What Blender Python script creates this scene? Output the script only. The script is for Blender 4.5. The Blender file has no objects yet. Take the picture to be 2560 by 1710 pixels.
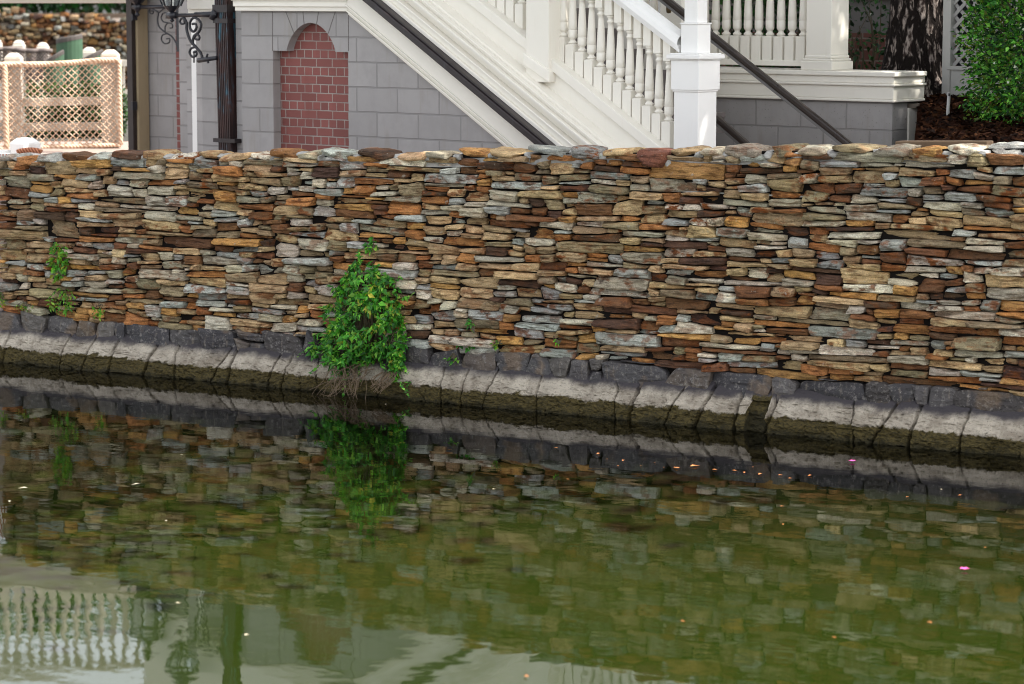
import bpy, math, random
from mathutils import Vector, noise
R = math.radians
C = bpy.context.scene.collection
SC = bpy.context.scene

# ------------------------------------------------------------------ camera
F, HC = 7000.0, 2.98                       # focal length in photo pixels, eye height above the water
TH = math.atan(875 / F)                    # downward tilt
PHI = R(32.0957); D0 = 20.1466             # bearing and distance of the stone wall
SP, CP = math.sin(PHI), math.cos(PHI)
CAMX, CAMY = D0 * SP, -D0 * CP
cd = bpy.data.cameras.new('camera'); cam = bpy.data.objects.new('camera', cd); C.objects.link(cam)
cam.location = (CAMX, CAMY, HC); cam.rotation_euler = (math.pi / 2 - TH, 0, PHI)
cd.sensor_width = 36; cd.lens = 36 * F / 2560; cd.clip_start = .5; cd.clip_end = 2000
cd.dof.use_dof = True; cd.dof.focus_distance = 20.3; cd.dof.aperture_fstop = 2.7
SC.camera = cam
# ------------------------------------------------------------------ light
SUN_AZ, SUN_EL = R(69), R(56)              # clockwise from +Y
sd = Vector((math.sin(SUN_AZ) * math.cos(SUN_EL), math.cos(SUN_AZ) * math.cos(SUN_EL), math.sin(SUN_EL)))
w = bpy.data.worlds.new('World'); SC.world = w; w.use_nodes = True
wn, wl = w.node_tree.nodes, w.node_tree.links
sky = wn.new('ShaderNodeTexSky'); sky.sky_type = 'NISHITA'; sky.sun_disc = False
sky.sun_elevation = SUN_EL; sky.sun_rotation = SUN_AZ; sky.air_density = 1.0; sky.dust_density = 3.0; sky.ozone_density = 1.0
hs = wn.new('ShaderNodeHueSaturation'); hs.inputs['Saturation'].default_value = .2      # a pale, hazy summer sky
wl.new(sky.outputs[0], hs.inputs['Color']); wl.new(hs.outputs[0], wn['Background'].inputs[0])
wn['Background'].inputs[1].default_value = .15
ld = bpy.data.lights.new('sun', 'SUN'); ld.energy = 2.8; ld.angle = R(.5); ld.color = (1, .95, .86)
sun = bpy.data.objects.new('sun', ld); C.objects.link(sun); sun.rotation_euler = sd.to_track_quat('Z', 'Y').to_euler(); sun.location = (0, 0, 30)
SC.view_settings.view_transform = 'Standard'; SC.view_settings.look = 'None'; SC.view_settings.gamma = 1
SC.view_settings.exposure = 1.6
SC.cycles.max_bounces = 8; SC.cycles.filter_width = 1.0

# ------------------------------------------------------------------ frames: W along the wall, B along the house, V along the view
OBX, OBY = -2.7315, 1.85; BROT = -(R(41) - PHI)
FR = {'W': (0, 0, 0), 'B': (OBX, OBY, BROT), 'V': (CAMX, CAMY, PHI)}
def ray(px, py):
    x, y = (px - 1280) / F, (855 - py) / F
    d = math.cos(TH) + y * math.sin(TH)
    return (x * CP - d * SP, x * SP + d * CP, -math.sin(TH) + y * math.cos(TH))
def loc(fr, x, y):
    ox, oy, r = FR[fr]; c, s = math.cos(r), math.sin(r); x -= ox; y -= oy
    return (x * c + y * s, -x * s + y * c)
def wor(fr, x, y):
    ox, oy, r = FR[fr]; c, s = math.cos(r), math.sin(r)
    return (ox + x * c - y * s, oy + x * s + y * c)
def at(fr, px, py, v):                     # where the sight line meets the plane y = v of a frame
    d = ray(px, py); c = loc(fr, CAMX, CAMY); e = loc(fr, d[0] + FR[fr][0], d[1] + FR[fr][1])
    t = (v - c[1]) / e[1]
    return (c[0] + e[0] * t, v, HC + d[2] * t)
def A(px, py, v): return at('B', px, py, v)
def U(px, v, py=200): return at('B', px, py, v)[0]
def Z(px, py, v): return at('B', px, py, v)[2]

# ------------------------------------------------------------------ mesh and object helpers
class MB:
    def __init__(s): s.v = []; s.f = []; s.c = []; s.col = (1, 1, 1, 1)
    def vert(s, p): s.v.append(tuple(p)); s.c.append(s.col); return len(s.v) - 1
    def face(s, *i): s.f.append(tuple(i))
    def poly(s, pts): s.f.append(tuple(s.vert(p) for p in pts))
    def hexa(s, p):                        # 4 bottom + 4 top, counter-clockwise seen from above
        i = [s.vert(q) for q in p]
        for q in ((3, 2, 1, 0), (4, 5, 6, 7), (0, 1, 5, 4), (1, 2, 6, 5), (2, 3, 7, 6), (3, 0, 4, 7)): s.f.append(tuple(i[k] for k in q))
        return s
    def box(s, x0, x1, y0, y1, z0, z1):
        return s.hexa([(x0, y0, z0), (x1, y0, z0), (x1, y1, z0), (x0, y1, z0), (x0, y0, z1), (x1, y0, z1), (x1, y1, z1), (x0, y1, z1)])
    def lathe(s, prof, cx=0, cy=0, n=16, rot=0):
        rings = []
        for r, z in prof:
            rings.append([s.vert((cx + r * math.cos(rot + 2 * math.pi * k / n), cy + r * math.sin(rot + 2 * math.pi * k / n), z)) for k in range(n)])
        for a, b in zip(rings, rings[1:]):
            for k in range(n): s.face(a[k], a[(k + 1) % n], b[(k + 1) % n], b[k])
        s.f.append(tuple(reversed(rings[0]))); s.f.append(tuple(rings[-1]))
        return s
    def tube(s, pts, r, n=6, r1=None):
        pts = [Vector(p) for p in pts]; rings = []
        for i, p in enumerate(pts):
            d = (pts[min(i + 1, len(pts) - 1)] - pts[max(i - 1, 0)])
            d = d.normalized() if d.length > 1e-9 else Vector((0, 0, 1))
            a = d.cross(Vector((0, 0, 1)) if abs(d.z) < .9 else Vector((0, 1, 0))).normalized(); b = d.cross(a)
            rr = r if r1 is None else r + (r1 - r) * i / max(1, len(pts) - 1)
            rings.append([s.vert(p + a * rr * math.cos(2 * math.pi * k / n) + b * rr * math.sin(2 * math.pi * k / n)) for k in range(n)])
        for a, b in zip(rings, rings[1:]):
            for k in range(n): s.face(a[k], a[(k + 1) % n], b[(k + 1) % n], b[k])
        s.f.append(tuple(reversed(rings[0]))); s.f.append(tuple(rings[-1]))
        return s
    def bar(s, a, b, wx, wz):              # rectangular bar between two points
        a, b = Vector(a), Vector(b); d = (b - a).normalized()
        up = Vector((0, 0, 1)) if abs(d.z) < .95 else Vector((1, 0, 0))
        x = d.cross(up).normalized() * wx / 2; z = x.cross(d).normalized() * wz / 2
        return s.hexa([a - x - z, a + x - z, b + x - z, b - x - z, a - x + z, a + x + z, b + x + z, b - x + z])

BASE = {}
def tag(o, label=None, cat=None, group=None, kind=None):
    if label: o['label'] = label
    if cat: o['category'] = cat
    if group: o['group'] = group
    if kind: o['kind'] = kind
    return o
def thing(name, label, cat, base, fr='W', group=None):
    o = bpy.data.objects.new(name, None); C.objects.link(o); o.empty_display_size = .1
    x, y = wor(fr, base[0], base[1]); o.location = (x, y, base[2]); o.rotation_euler = (0, 0, FR[fr][2])
    BASE[o.name] = base; tag(o, label, cat, group); return o
def mesh(name, mb, mat, base=(0, 0, 0), smooth=False):
    m = bpy.data.meshes.new(name)
    m.from_pydata([(p[0] - base[0], p[1] - base[1], p[2] - base[2]) for p in mb.v], [], mb.f)
    a = m.color_attributes.new('col', 'FLOAT_COLOR', 'POINT')
    a.data.foreach_set('color', [x for c in mb.c for x in c])
    if smooth: m.polygons.foreach_set('use_smooth', [True] * len(m.polygons))
    for k in (mat if isinstance(mat, list) else [mat]): m.materials.append(k)
    m.update(); return m
def part(name, mb, mat, parent, smooth=False, bevel=0, label=None):
    b = BASE[parent.name]; o = bpy.data.objects.new(name, mesh(name, mb, mat, b, smooth)); C.objects.link(o)
    o.parent = parent; BASE[o.name] = b
    if bevel:
        k = o.modifiers.new('bevel', 'BEVEL'); k.width = bevel; k.segments = 2; k.limit_method = 'ANGLE'; k.angle_limit = R(40)
    if label: o['label'] = label
    return o
def solo(name, mb, mat, label, cat, base, fr='W', group=None, smooth=False):
    o = bpy.data.objects.new(name, mesh(name, mb, mat, base, smooth)); C.objects.link(o)
    x, y = wor(fr, base[0], base[1]); o.location = (x, y, base[2]); o.rotation_euler = (0, 0, FR[fr][2])
    BASE[o.name] = base; return tag(o, label, cat, group)
def struct(name, mb, mat, fr='W', kind='structure', smooth=False):
    o = bpy.data.objects.new(name, mesh(name, mb, mat, (0, 0, 0), smooth)); C.objects.link(o)
    x, y = wor(fr, 0, 0); o.location = (x, y, 0); o.rotation_euler = (0, 0, FR[fr][2]); o['kind'] = kind; return o
def copies(src, parent, offsets):          # further copies of a part, sub-parts too
    for d in offsets:
        c = src.copy(); C.objects.link(c); c.parent = parent; c.location = Vector(src.location) + Vector(d)
        for ch in src.children:
            g = ch.copy(); C.objects.link(g); g.parent = c
def copy_thing(src, world, label=None):
    c = src.copy(); C.objects.link(c); c.location = world
    if label: c['label'] = label
    for ch in src.children:
        k = ch.copy(); C.objects.link(k); k.parent = c
        for g in ch.children:
            q = g.copy(); C.objects.link(q); q.parent = k
    return c

# ------------------------------------------------------------------ materials
def srgb(r, g, b, a=1):
    f = lambda x: (x / 255 / 12.92) if x / 255 <= .04045 else ((x / 255 + .055) / 1.055) ** 2.4
    return (f(r), f(g), f(b), a)
class Mat:
    def __init__(s, name, rough=.6, spec=.5):
        s.m = bpy.data.materials.new(name); s.m.use_nodes = True; s.n = s.m.node_tree.nodes; s.l = s.m.node_tree.links
        s.b = s.n['Principled BSDF']; s.b.inputs['Roughness'].default_value = rough; s.b.inputs['Specular IOR Level'].default_value = spec
    def put(s, name, x):
        i = s.b.inputs[name]
        if hasattr(x, 'is_output'): s.l.new(x, i)
        else: i.default_value = x
        return s
    def node(s, t, **k):
        n = s.n.new(t)
        for a, b in k.items():
            if a.startswith('i_'):
                key = a[2:].replace('_', ' ')
                i = n.inputs[int(key) if key.isdigit() else key]
                if hasattr(b, 'is_output'): s.l.new(b, i)
                else: i.default_value = b
            else: setattr(n, a, b)
        return n
    def coord(s, kind='Object', scale=(1, 1, 1), off=(0, 0, 0)):
        t = s.node('ShaderNodeTexCoord'); m = s.node('ShaderNodeMapping', i_Vector=t.outputs[kind], i_Scale=scale, i_Location=off); return m.outputs[0]
    def noise(s, vec, scale, detail=5, rough=.6): return s.node('ShaderNodeTexNoise', i_Vector=vec, i_Scale=scale, i_Detail=detail, i_Roughness=rough).outputs[0]
    def ramp(s, x, a, b, c0=0., c1=1.): return s.node('ShaderNodeMapRange', i_Value=x, i_1=a, i_2=b, i_3=c0, i_4=c1, interpolation_type='SMOOTHSTEP').outputs[0]
    def math(s, op, a, b=0.): return s.node('ShaderNodeMath', operation=op, i_0=a, i_1=b).outputs[0]
    def mix(s, f, a, b, mode='MIX'):
        n = s.node('ShaderNodeMix', data_type='RGBA', blend_type=mode); o = [n.inputs[0], n.inputs[6], n.inputs[7]]
        for i, x in zip(o, (f, a, b)):
            if hasattr(x, 'is_output'): s.l.new(x, i)
            else: i.default_value = x
        return n.outputs[2]
    def bump(s, h, strength=.3, dist=.01, nrm=None):
        n = s.node('ShaderNodeBump', i_Height=h, i_Strength=strength, i_Distance=dist)
        if nrm: s.l.new(nrm, n.inputs['Normal'])
        s.l.new(n.outputs[0], s.b.inputs['Normal']); return n.outputs[0]

def paint(name, col, rough=.45, dirt=.12, bump=.06, stain=None):
    m = Mat(name, rough); v = m.coord()
    n = m.noise(v, 3, 6); n2 = m.noise(m.coord(scale=(9, 9, 1.2)), 2.2, 5)
    c = m.mix(m.ramp(n, .45, .75, 0, dirt), col, tuple(x * .72 for x in col[:3]) + (1,))
    c = m.mix(m.ramp(n2, .56, .72, 0, dirt), c, stain or (col[0] * .75, col[1] * .7, col[2] * .58, 1))
    m.put('Base Color', c); m.put('Roughness', m.ramp(n, .3, .7, rough - .08, rough + .12))
    m.bump(m.noise(v, 55, 4), bump, .004); return m.m
M = {}
M['white'] = paint('white_paint', (.82, .785, .705, 1), .42, .09)
M['whitec'] = paint('bright_white_paint', (.84, .83, .81, 1), .45, .05)
M['fence'] = paint('weathered_and_shaded_cream', (.50, .455, .39, 1), .6, .2)
M['black'] = paint('black_iron', (.012, .012, .018, 1), .38, .3, .2)
M['rail'] = paint('dark_rail_paint', (.020, .013, .014, 1), .36, .5, .25, (.05, .05, .06, 1))
M['brownpost'] = paint('brown_black_post', (.022, .014, .012, 1), .5, .5, .2)
M['tan'] = paint('tan_board', (.33, .26, .16, 1), .6, .4)
M['pile'] = paint('green_pile', (.04, .095, .05, 1), .7, .8, .3, (.03, .05, .03, 1))
M['cap'] = paint('dark_pile_cap', (.06, .05, .045, 1), .7, .4)
M['pvc'] = paint('grey_pvc', (.42, .41, .40, 1), .5, .2)
M['glass'] = Mat('lantern_glass', .06).put('Base Color', (.75, .8, .82, 1)).put('Transmission Weight', .85).m
M['gutter'] = paint('gutter_metal', (.20, .17, .14, 1), .35, .6, .2)

def block(name, col, axis='x', bw=.46, rh=.203, off=(0, 0), pits=0, sq=1.0, mort=None, ms=.0075, vary=.12, bstr=.8):
    m = Mat(name, .72); t = m.node('ShaderNodeTexCoord'); sp = m.node('ShaderNodeSeparateXYZ', i_0=t.outputs['Object'])
    cv = m.node('ShaderNodeCombineXYZ', i_0=m.math('ADD', sp.outputs[0 if axis == 'x' else 1], off[0]), i_1=m.math('ADD', sp.outputs[2], off[1]))
    wob = m.node('ShaderNodeTexNoise', i_Vector=t.outputs['Object'], i_Scale=9.); 
    wv = m.node('ShaderNodeVectorMath', operation='SCALE', i_0=wob.outputs[1], i_Scale=.006)
    vv = m.node('ShaderNodeVectorMath', operation='ADD', i_0=cv.outputs[0], i_1=wv.outputs[0])
    b = m.node('ShaderNodeTexBrick', i_Vector=vv.outputs[0], i_Scale=1., squash=sq, squash_frequency=2)
    b.inputs['Mortar Size'].default_value = ms; b.inputs['Mortar Smooth'].default_value = .35; b.inputs['Bias'].default_value = 0
    b.inputs['Brick Width'].default_value = bw; b.inputs['Row Height'].default_value = rh
    b.inputs['Color1'].default_value = col; b.inputs['Color2'].default_value = tuple(x * (1 - vary) for x in col[:3]) + (1,)
    b.inputs['Mortar'].default_value = mort or tuple(x * .68 for x in col[:3]) + (1,)
    n = m.noise(t.outputs['Object'], 5, 7); n2 = m.noise(t.outputs['Object'], 90, 3)
    c = m.mix(m.ramp(n, .38, .68, 0, .5), b.outputs[0], tuple(x * .74 for x in col[:3]) + (1,)); c = m.mix(m.ramp(m.noise(m.coord(scale=(5, 5, .7)), 1.6, 5), .52, .7, 0, .4), c, tuple(x * y for x, y in zip(col[:3], (.72, .68, .60))) + (1,))
    h = m.math('MULTIPLY', b.outputs[1], -1.)
    if pits:
        p = m.ramp(m.noise(t.outputs['Object'], 75, 2, .5), .66, .72)
        c = m.mix(m.math('MULTIPLY', p, .6), c, (.06, .05, .045, 1)); h = m.math('SUBTRACT', h, m.math('MULTIPLY', p, .6))
    m.put('Base Color', c); h = m.math('ADD', h, m.math('MULTIPLY', n2, .12)); m.bump(h, bstr, .008); return m.m
GREY = (.345, .330, .325, 1)

def stone_mat(name, wet=False, spots=.5):
    m = Mat(name, .78, .3); at_ = m.node('ShaderNodeAttribute', attribute_name='col'); col, rnd = at_.outputs[0], at_.outputs[3]
    t = m.node('ShaderNodeTexCoord').outputs['Object']
    sh = m.node('ShaderNodeVectorMath', operation='SCALE', i_0=col, i_Scale=37.)         # shifts the grain stone by stone
    p = m.node('ShaderNodeVectorMath', operation='ADD', i_0=t, i_1=sh.outputs[0]).outputs[0]
    vs = m.node('ShaderNodeMapping', i_Vector=p, i_Scale=(6, 6, 26)).outputs[0]
    vm = m.node('ShaderNodeMapping', i_Vector=p, i_Scale=(9, 9, 16)).outputs[0]
    grain = m.noise(vs, 1.5, 7, .65); blot = m.noise(vm, 1.0, 6, .62); fine = m.noise(p, 120, 4, .7)
    c = m.mix(m.math('MULTIPLY', m.ramp(blot, .47, .60), rnd), col, srgb(128, 72, 30))
    c = m.mix(m.math('MULTIPLY', m.ramp(m.noise(vm, 1.7, 5), .58, .68), m.math('MULTIPLY', rnd, .9)), c, srgb(52, 34, 28))
    c = m.mix(m.ramp(grain, .52, .64, 0, .8), c, m.mix(1., c, (.34, .30, .26, 1), 'MULTIPLY'))
    c = m.mix(m.ramp(grain, .47, .34, 0, .6), c, m.mix(1., c, (1.55, 1.5, 1.4, 1), 'MULTIPLY'))
    c = m.mix(m.ramp(m.noise(p, 22, 3), .66, .74, 0, spots), c, srgb(182, 178, 166))
    c = m.mix(.5, c, m.mix(1., c, m.node('ShaderNodeCombineColor', i_0=m.ramp(fine, .3, .7, .45, 1.5), i_1=m.ramp(fine, .3, .7, .45, 1.5), i_2=m.ramp(fine, .3, .7, .45, 1.5)).outputs[0], 'MULTIPLY'))
    m.put('Base Color', c)
    h = m.math('ADD', m.math('MULTIPLY', m.noise(vs, 2.2, 8, .7), 1.), m.math('MULTIPLY', fine, .18))
    m.bump(h, 1., .034); return m.m
M['stone'] = stone_mat('layered_fieldstone')
M['cope'] = stone_mat('coping_fieldstone', spots=.8)

def slate_mat():
    m = Mat('dark_base_stone', .62, .4); at_ = m.node('ShaderNodeAttribute', attribute_name='col'); t = m.coord()
    n = m.noise(t, 7, 7); f = m.noise(t, 60, 4)
    c = m.mix(m.ramp(n, .4, .7, 0, .7), at_.outputs[0], srgb(46, 42, 46)); c = m.mix(m.ramp(m.noise(m.coord(scale=(14, 14, 3)), 2, 5), .56, .72, 0, .55), c, srgb(126, 116, 104))
    c = m.mix(m.ramp(m.noise(t, 28, 7, .75), .52, .62, 0, .6), c, srgb(124, 120, 116)); c = m.mix(m.ramp(f, .64, .72, 0, .5), c, srgb(168, 164, 158)); c = m.mix(m.ramp(m.noise(m.coord(off=(3, 1, 5)), 2.6, 4), .54, .64, 0, .5), c, srgb(112, 92, 70))
    m.put('Base Color', c); m.bump(m.math('ADD', n, m.math('MULTIPLY', f, .5)), .9, .03); return m.m
M['slate'] = slate_mat()
def footing_mat():
    m = Mat('stained_concrete', .85, .3); t = m.coord(); z = m.node('ShaderNodeSeparateXYZ', i_0=m.node('ShaderNodeTexCoord').outputs['Object']).outputs[2]
    n = m.noise(t, 5, 8, .65); f = m.noise(m.coord(scale=(1, 1, 2.4)), 38, 7, .78); b = m.noise(m.coord(scale=(1, 1, 2)), 15, 6, .7)
    zz = m.math('ADD', m.math('ADD', z, m.math('MULTIPLY', m.math('SUBTRACT', m.node('ShaderNodeAttribute', attribute_name='col').outputs[0], 1.), .12)), m.math('MULTIPLY', m.math('SUBTRACT', n, .5), .13)); zz = m.math('ADD', zz, m.math('MULTIPLY', m.math('SUBTRACT', m.noise(t, 22, 5, .6), .5), .06))
    c = m.mix(m.ramp(n, .35, .7), srgb(208, 198, 182), srgb(150, 139, 124))
    c = m.mix(m.ramp(f, .54, .62, 0, .6), c, srgb(96, 86, 76)); c = m.mix(m.ramp(m.noise(m.coord(scale=(7, 7, .8)), 1.5, 5), .54, .66, 0, .4), c, srgb(124, 112, 96))
    zw = m.math('ADD', z, m.math('MULTIPLY', m.math('SUBTRACT', n, .5), .11)); c = m.mix(m.ramp(zw, .185, .245), c, srgb(74, 70, 74))                                  # slate-coloured wash along the top
    alg = m.mix(m.ramp(f, .4, .65), srgb(92, 80, 42), srgb(44, 40, 20))
    c = m.mix(m.ramp(zz, .124, .106), c, alg); c = m.mix(m.ramp(zz, .045, .0, 0, .7), c, srgb(26, 26, 12))
    m.put('Base Color', c); m.bump(m.math('ADD', m.math('MULTIPLY', f, .8), b), 1., .035); return m.m
M['footing'] = footing_mat()
M['core'] = Mat('gap_shadow_core', .95, .1).put('Base Color', (.010, .008, .007, 1)).m  # near-black core stands in for the shadow in the gaps between stones
def mortar():
    m = Mat('pale_mortar', .9, .2); t = m.coord(); n = m.noise(t, 30, 6)
    m.put('Base Color', m.mix(n, srgb(120, 118, 114), srgb(200, 198, 194))); m.bump(n, .9, .02); return m.m
M['mortar'] = mortar()

def leaf_mat(name, rough=.45, trans=.35):
    m = Mat(name, rough, .4); a = m.node('ShaderNodeAttribute', attribute_name='col').outputs[0]
    n = m.noise(m.coord(), 40, 3); c = m.mix(m.ramp(n, .4, .7, 0, .35), a, m.mix(1., a, (.6, .7, .5, 1), 'MULTIPLY'))
    m.put('Base Color', c)
    tr = m.node('ShaderNodeBsdfTranslucent', i_0=m.mix(1., c, (1.5, 1.5, .6, 1), 'MULTIPLY')); mx = m.node('ShaderNodeMixShader', i_0=trans, i_1=m.b.outputs[0], i_2=tr.outputs[0])
    m.l.new(mx.outputs[0], m.n['Material Output'].inputs[0]); return m.m
M['leaf'] = leaf_mat('green_leaves')
M['twig'] = paint('dry_twig', (.13, .09, .055, 1), .8, .8)
M['stem'] = paint('woody_stem', (.07, .055, .03, 1), .8, .5)
def bark():
    m = Mat('furrowed_bark', .9, .15); p = m.coord(scale=(9, 9, 2.6)); d = m.noise(p, 1.2, 4); 
    w_ = m.node('ShaderNodeVectorMath', operation='ADD', i_0=p, i_1=m.node('ShaderNodeVectorMath', operation='SCALE', i_0=m.node('ShaderNodeTexNoise', i_Vector=p, i_Scale=2.).outputs[1], i_Scale=.9).outputs[0]).outputs[0]
    v = m.node('ShaderNodeTexVoronoi', feature='DISTANCE_TO_EDGE', i_Vector=w_, i_Scale=1.5).outputs[0]; n = m.noise(m.coord(scale=(30, 30, 12)), 1.5, 6)
    pl = m.ramp(v, .09, .2)
    c = m.mix(pl, srgb(26, 20, 18), m.mix(m.ramp(n, .4, .62), srgb(48, 38, 35), srgb(152, 140, 133)))
    m.put('Base Color', c); m.bump(m.math('ADD', pl, m.math('MULTIPLY', n, .4)), 1., .05); return m.m
M['bark'] = bark()
def mulch():
    m = Mat('bark_mulch', .9, .1); t = m.coord(scale=(1, 1.6, 1)); n = m.noise(t, 45, 6, .7); v = m.node('ShaderNodeTexVoronoi', i_Vector=t, i_Scale=38.).outputs[1]
    at_ = m.node('ShaderNodeAttribute', attribute_name='col').outputs[0]
    m.put('Base Color', m.mix(1., m.mix(n, srgb(90, 66, 56), srgb(190, 160, 140)), at_, 'MULTIPLY')); m.bump(n, 1., .05); return m.m
M['mulch'] = mulch()
def ground():
    m = Mat('pinkish_paving', .85, .2); n = m.noise(m.coord(), 3, 8); m.put('Base Color', m.mix(n, srgb(128, 112, 104), srgb(164, 146, 136))); m.bump(m.noise(m.coord(), 60, 3), .2, .01); return m.m
M['ground'] = ground()
def pipe_mat():
    m = Mat('patinated_downpipe', .42, .5); n = m.noise(m.coord(scale=(30, 30, 3)), 1., 6); g = m.noise(m.coord(), 2.3, 4)
    c = m.mix(m.ramp(n, .35, .7), srgb(38, 26, 26), srgb(74, 44, 40)); c = m.mix(m.math('MULTIPLY', m.math('MULTIPLY', m.ramp(n, .48, .60), .75), m.ramp(g, .45, .58)), c, srgb(58, 122, 142))
    m.put('Base Color', c); m.put('Metallic', .25); m.bump(n, .3, .004); return m.m
M['pipe'] = pipe_mat()
def rope_mat(name, a, b):
    m = Mat(name, .85, .2); wv = m.node('ShaderNodeTexWave', i_Vector=m.coord(), i_Scale=14., i_Distortion=1., bands_direction='DIAGONAL').outputs[1]
    m.put('Base Color', m.mix(wv, a, b)); m.bump(wv, .6, .01); return m.m
M['rope'] = rope_mat('tan_rope', srgb(188, 150, 122), srgb(230, 206, 182)); M['redrope'] = rope_mat('rust_rope', srgb(120, 70, 48), srgb(190, 130, 100))
def water():
    m = Mat('pond_water', .0, .5); nt = m.n; nt.remove(m.b)
    r = m.coord(scale=(1, 1.25, 1)); h = m.noise(r, 3.2, 2, .45)
    h = m.math('ADD', h, m.math('MULTIPLY', m.noise(m.coord(scale=(1, 1.4, 1)), .8, 1, .4), 2.6))
    pat = m.ramp(m.noise(m.coord(off=(7, 3, 0)), .28, 2), .40, .62)
    h = m.math('ADD', h, m.math('MULTIPLY', m.math('MULTIPLY', m.noise(r, 17, 2), m.math('ADD', pat, .12)), .16)); h = m.math('ADD', h, m.math('MULTIPLY', m.noise(r, 8, 1), .09))
    b = m.node('ShaderNodeBump', i_Height=h, i_Strength=1., i_Distance=.0011).outputs[0]
    fr = m.node('ShaderNodeFresnel', i_IOR=1.68, i_Normal=b).outputs[0]
    gl = m.node('ShaderNodeBsdfGlossy', i_Roughness=.012, i_Normal=b).outputs[0]; tr = m.node('ShaderNodeBsdfTransparent', i_0=(.93, .97, .88, 1)).outputs[0]
    m.l.new(m.node('ShaderNodeMixShader', i_0=fr, i_1=tr, i_2=gl).outputs[0], m.n['Material Output'].inputs[0]); return m.m
M['water'] = water()
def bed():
    m = Mat('algae_bed_wall_shade', .95, .05); t = m.coord(); y = m.node('ShaderNodeSeparateXYZ', i_0=m.node('ShaderNodeTexCoord').outputs['Object']).outputs[1]
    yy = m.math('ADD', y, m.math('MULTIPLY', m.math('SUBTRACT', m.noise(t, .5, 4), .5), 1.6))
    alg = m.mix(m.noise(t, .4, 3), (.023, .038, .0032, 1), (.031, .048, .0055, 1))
    m.put('Base Color', m.mix(m.ramp(yy, .3, -3.2), (.007, .007, .003, 1), alg)); return m.m  # bed colour darkened towards the wall in place of shade
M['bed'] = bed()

# ------------------------------------------------------------------ setting
g = MB(); g.poly([(-120, -60, 0), (60, -60, 0), (60, .25, 0), (-120, .25, 0)]); struct('water', g, M['water'])
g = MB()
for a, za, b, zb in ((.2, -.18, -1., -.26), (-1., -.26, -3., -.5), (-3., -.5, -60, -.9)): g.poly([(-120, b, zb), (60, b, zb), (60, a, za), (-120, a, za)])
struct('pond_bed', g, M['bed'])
UL = -4.93
def gz(u): return 1.30 + .0 * u
g = MB()
g.poly([(-120, .25, 1.33), (90, .25, 1.33), (90, 160, 1.33), (-120, 160, 1.33)]); g.poly([(-120, .25, -1), (90, .25, -1), (90, .25, 1.33), (-120, .25, 1.33)])
struct('ground', g, M['ground'])
rnd = random.Random(5)
g = MB(); g.poly([(-30, 31.2, 1.335), (30, 31.2, 1.335), (30, 46, 1.335), (-30, 46, 1.335)])
struct('garden_ground', g, paint('dark_garden_soil', (.05, .045, .035, 1), .95, .6, .5), 'V')
ME0, ME1 = U(2292, .6, 340), U(2292, 2.45, 300)
g = MB(); g.col = srgb(96, 66, 48); nx, ny = 120, 80                                       # the planted bed rises behind the right part of the wall
for j in range(ny + 1):
    for i in range(nx + 1):
        x, y = 2.35 + 6 * i / nx, .62 + 4.6 * j / ny
        if x < ME0 + (ME1 - ME0) * (y - .6) / 1.85 and y < 2.45: zb = 1.30
        else: zb = 1.90 + .115 * (y - .62)
        g.vert((x, y, min(zb, 2.22) + .03 * noise.noise(Vector((x * 5, y * 5, 0))) + .012 * noise.noise(Vector((x * 25, y * 25, 3)))))
for j in range(ny):
    for i in range(nx):
        k = j * (nx + 1) + i; g.face(k, k + 1, k + nx + 2, k + nx + 1)
for i in range(5200):
    v_ = rnd.uniform(.65, 4.); u_ = ME0 + (ME1 - ME0) * (v_ - .6) / 1.85 + rnd.uniform(.02, 2.2)
    z_ = min(1.90 + .115 * (v_ - .62), 2.22) + .03 * noise.noise(Vector((u_ * 5, v_ * 5, 0))) + rnd.uniform(0, .02)
    a_ = rnd.uniform(0, 6.28); L_ = rnd.uniform(.012, .04); W_ = rnd.uniform(.005, .013); t_ = rnd.gauss(0, .35)
    dx, dy, dz = math.cos(a_) * L_, math.sin(a_) * L_, t_ * L_; sx, sy = -math.sin(a_) * W_, math.cos(a_) * W_
    q_ = rnd.gauss(0, .5) * W_; kc = rnd.choice(((62, 40, 28), (96, 66, 46), (124, 92, 66), (44, 30, 24), (150, 118, 88))); g.col = srgb(*kc)
    g.poly([(u_ - dx - sx, v_ - dy - sy, z_ - dz - q_), (u_ + dx - sx, v_ + dy - sy, z_ + dz - q_), (u_ + dx + sx, v_ + dy + sy, z_ + dz + q_), (u_ - dx + sx, v_ - dy + sy, z_ - dz + q_)])
struct('mulch_ground', g, M['mulch'], 'B')

# ------------------------------------------------------------------ the stone wall
PAL = [((206, 178, 134), 20), ((184, 158, 120), 20), ((196, 188, 166), 13), ((178, 184, 180), 17), ((222, 214, 196), 10), ((176, 118, 68), 12), ((206, 156, 90), 11),
       ((118, 80, 52), 12), ((78, 56, 44), 9), ((154, 140, 110), 12)]
def pick(r):
    k = r.uniform(0, sum(w for _, w in PAL))
    for c, w_ in PAL:
        k -= w_
        if k <= 0: break
    j = r.uniform(.82, 1.12); q = srgb(*[min(255, max(5, (x * .87 + y * .13) * j + r.uniform(-3, 3))) for x, y in zip(c, (152, 122, 86))])
    return (q[0], q[1], q[2], max(0, min(1, r.gauss(.48, .3))))
TOP = lambda u: 1.672 + (u + 4.91) * (2.028 - 1.690) / 8.8 + .010 * math.sin(u * 3.1)
def sstep(x): x = max(0, min(1, x)); return x * x * (3 - 2 * x)
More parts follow.
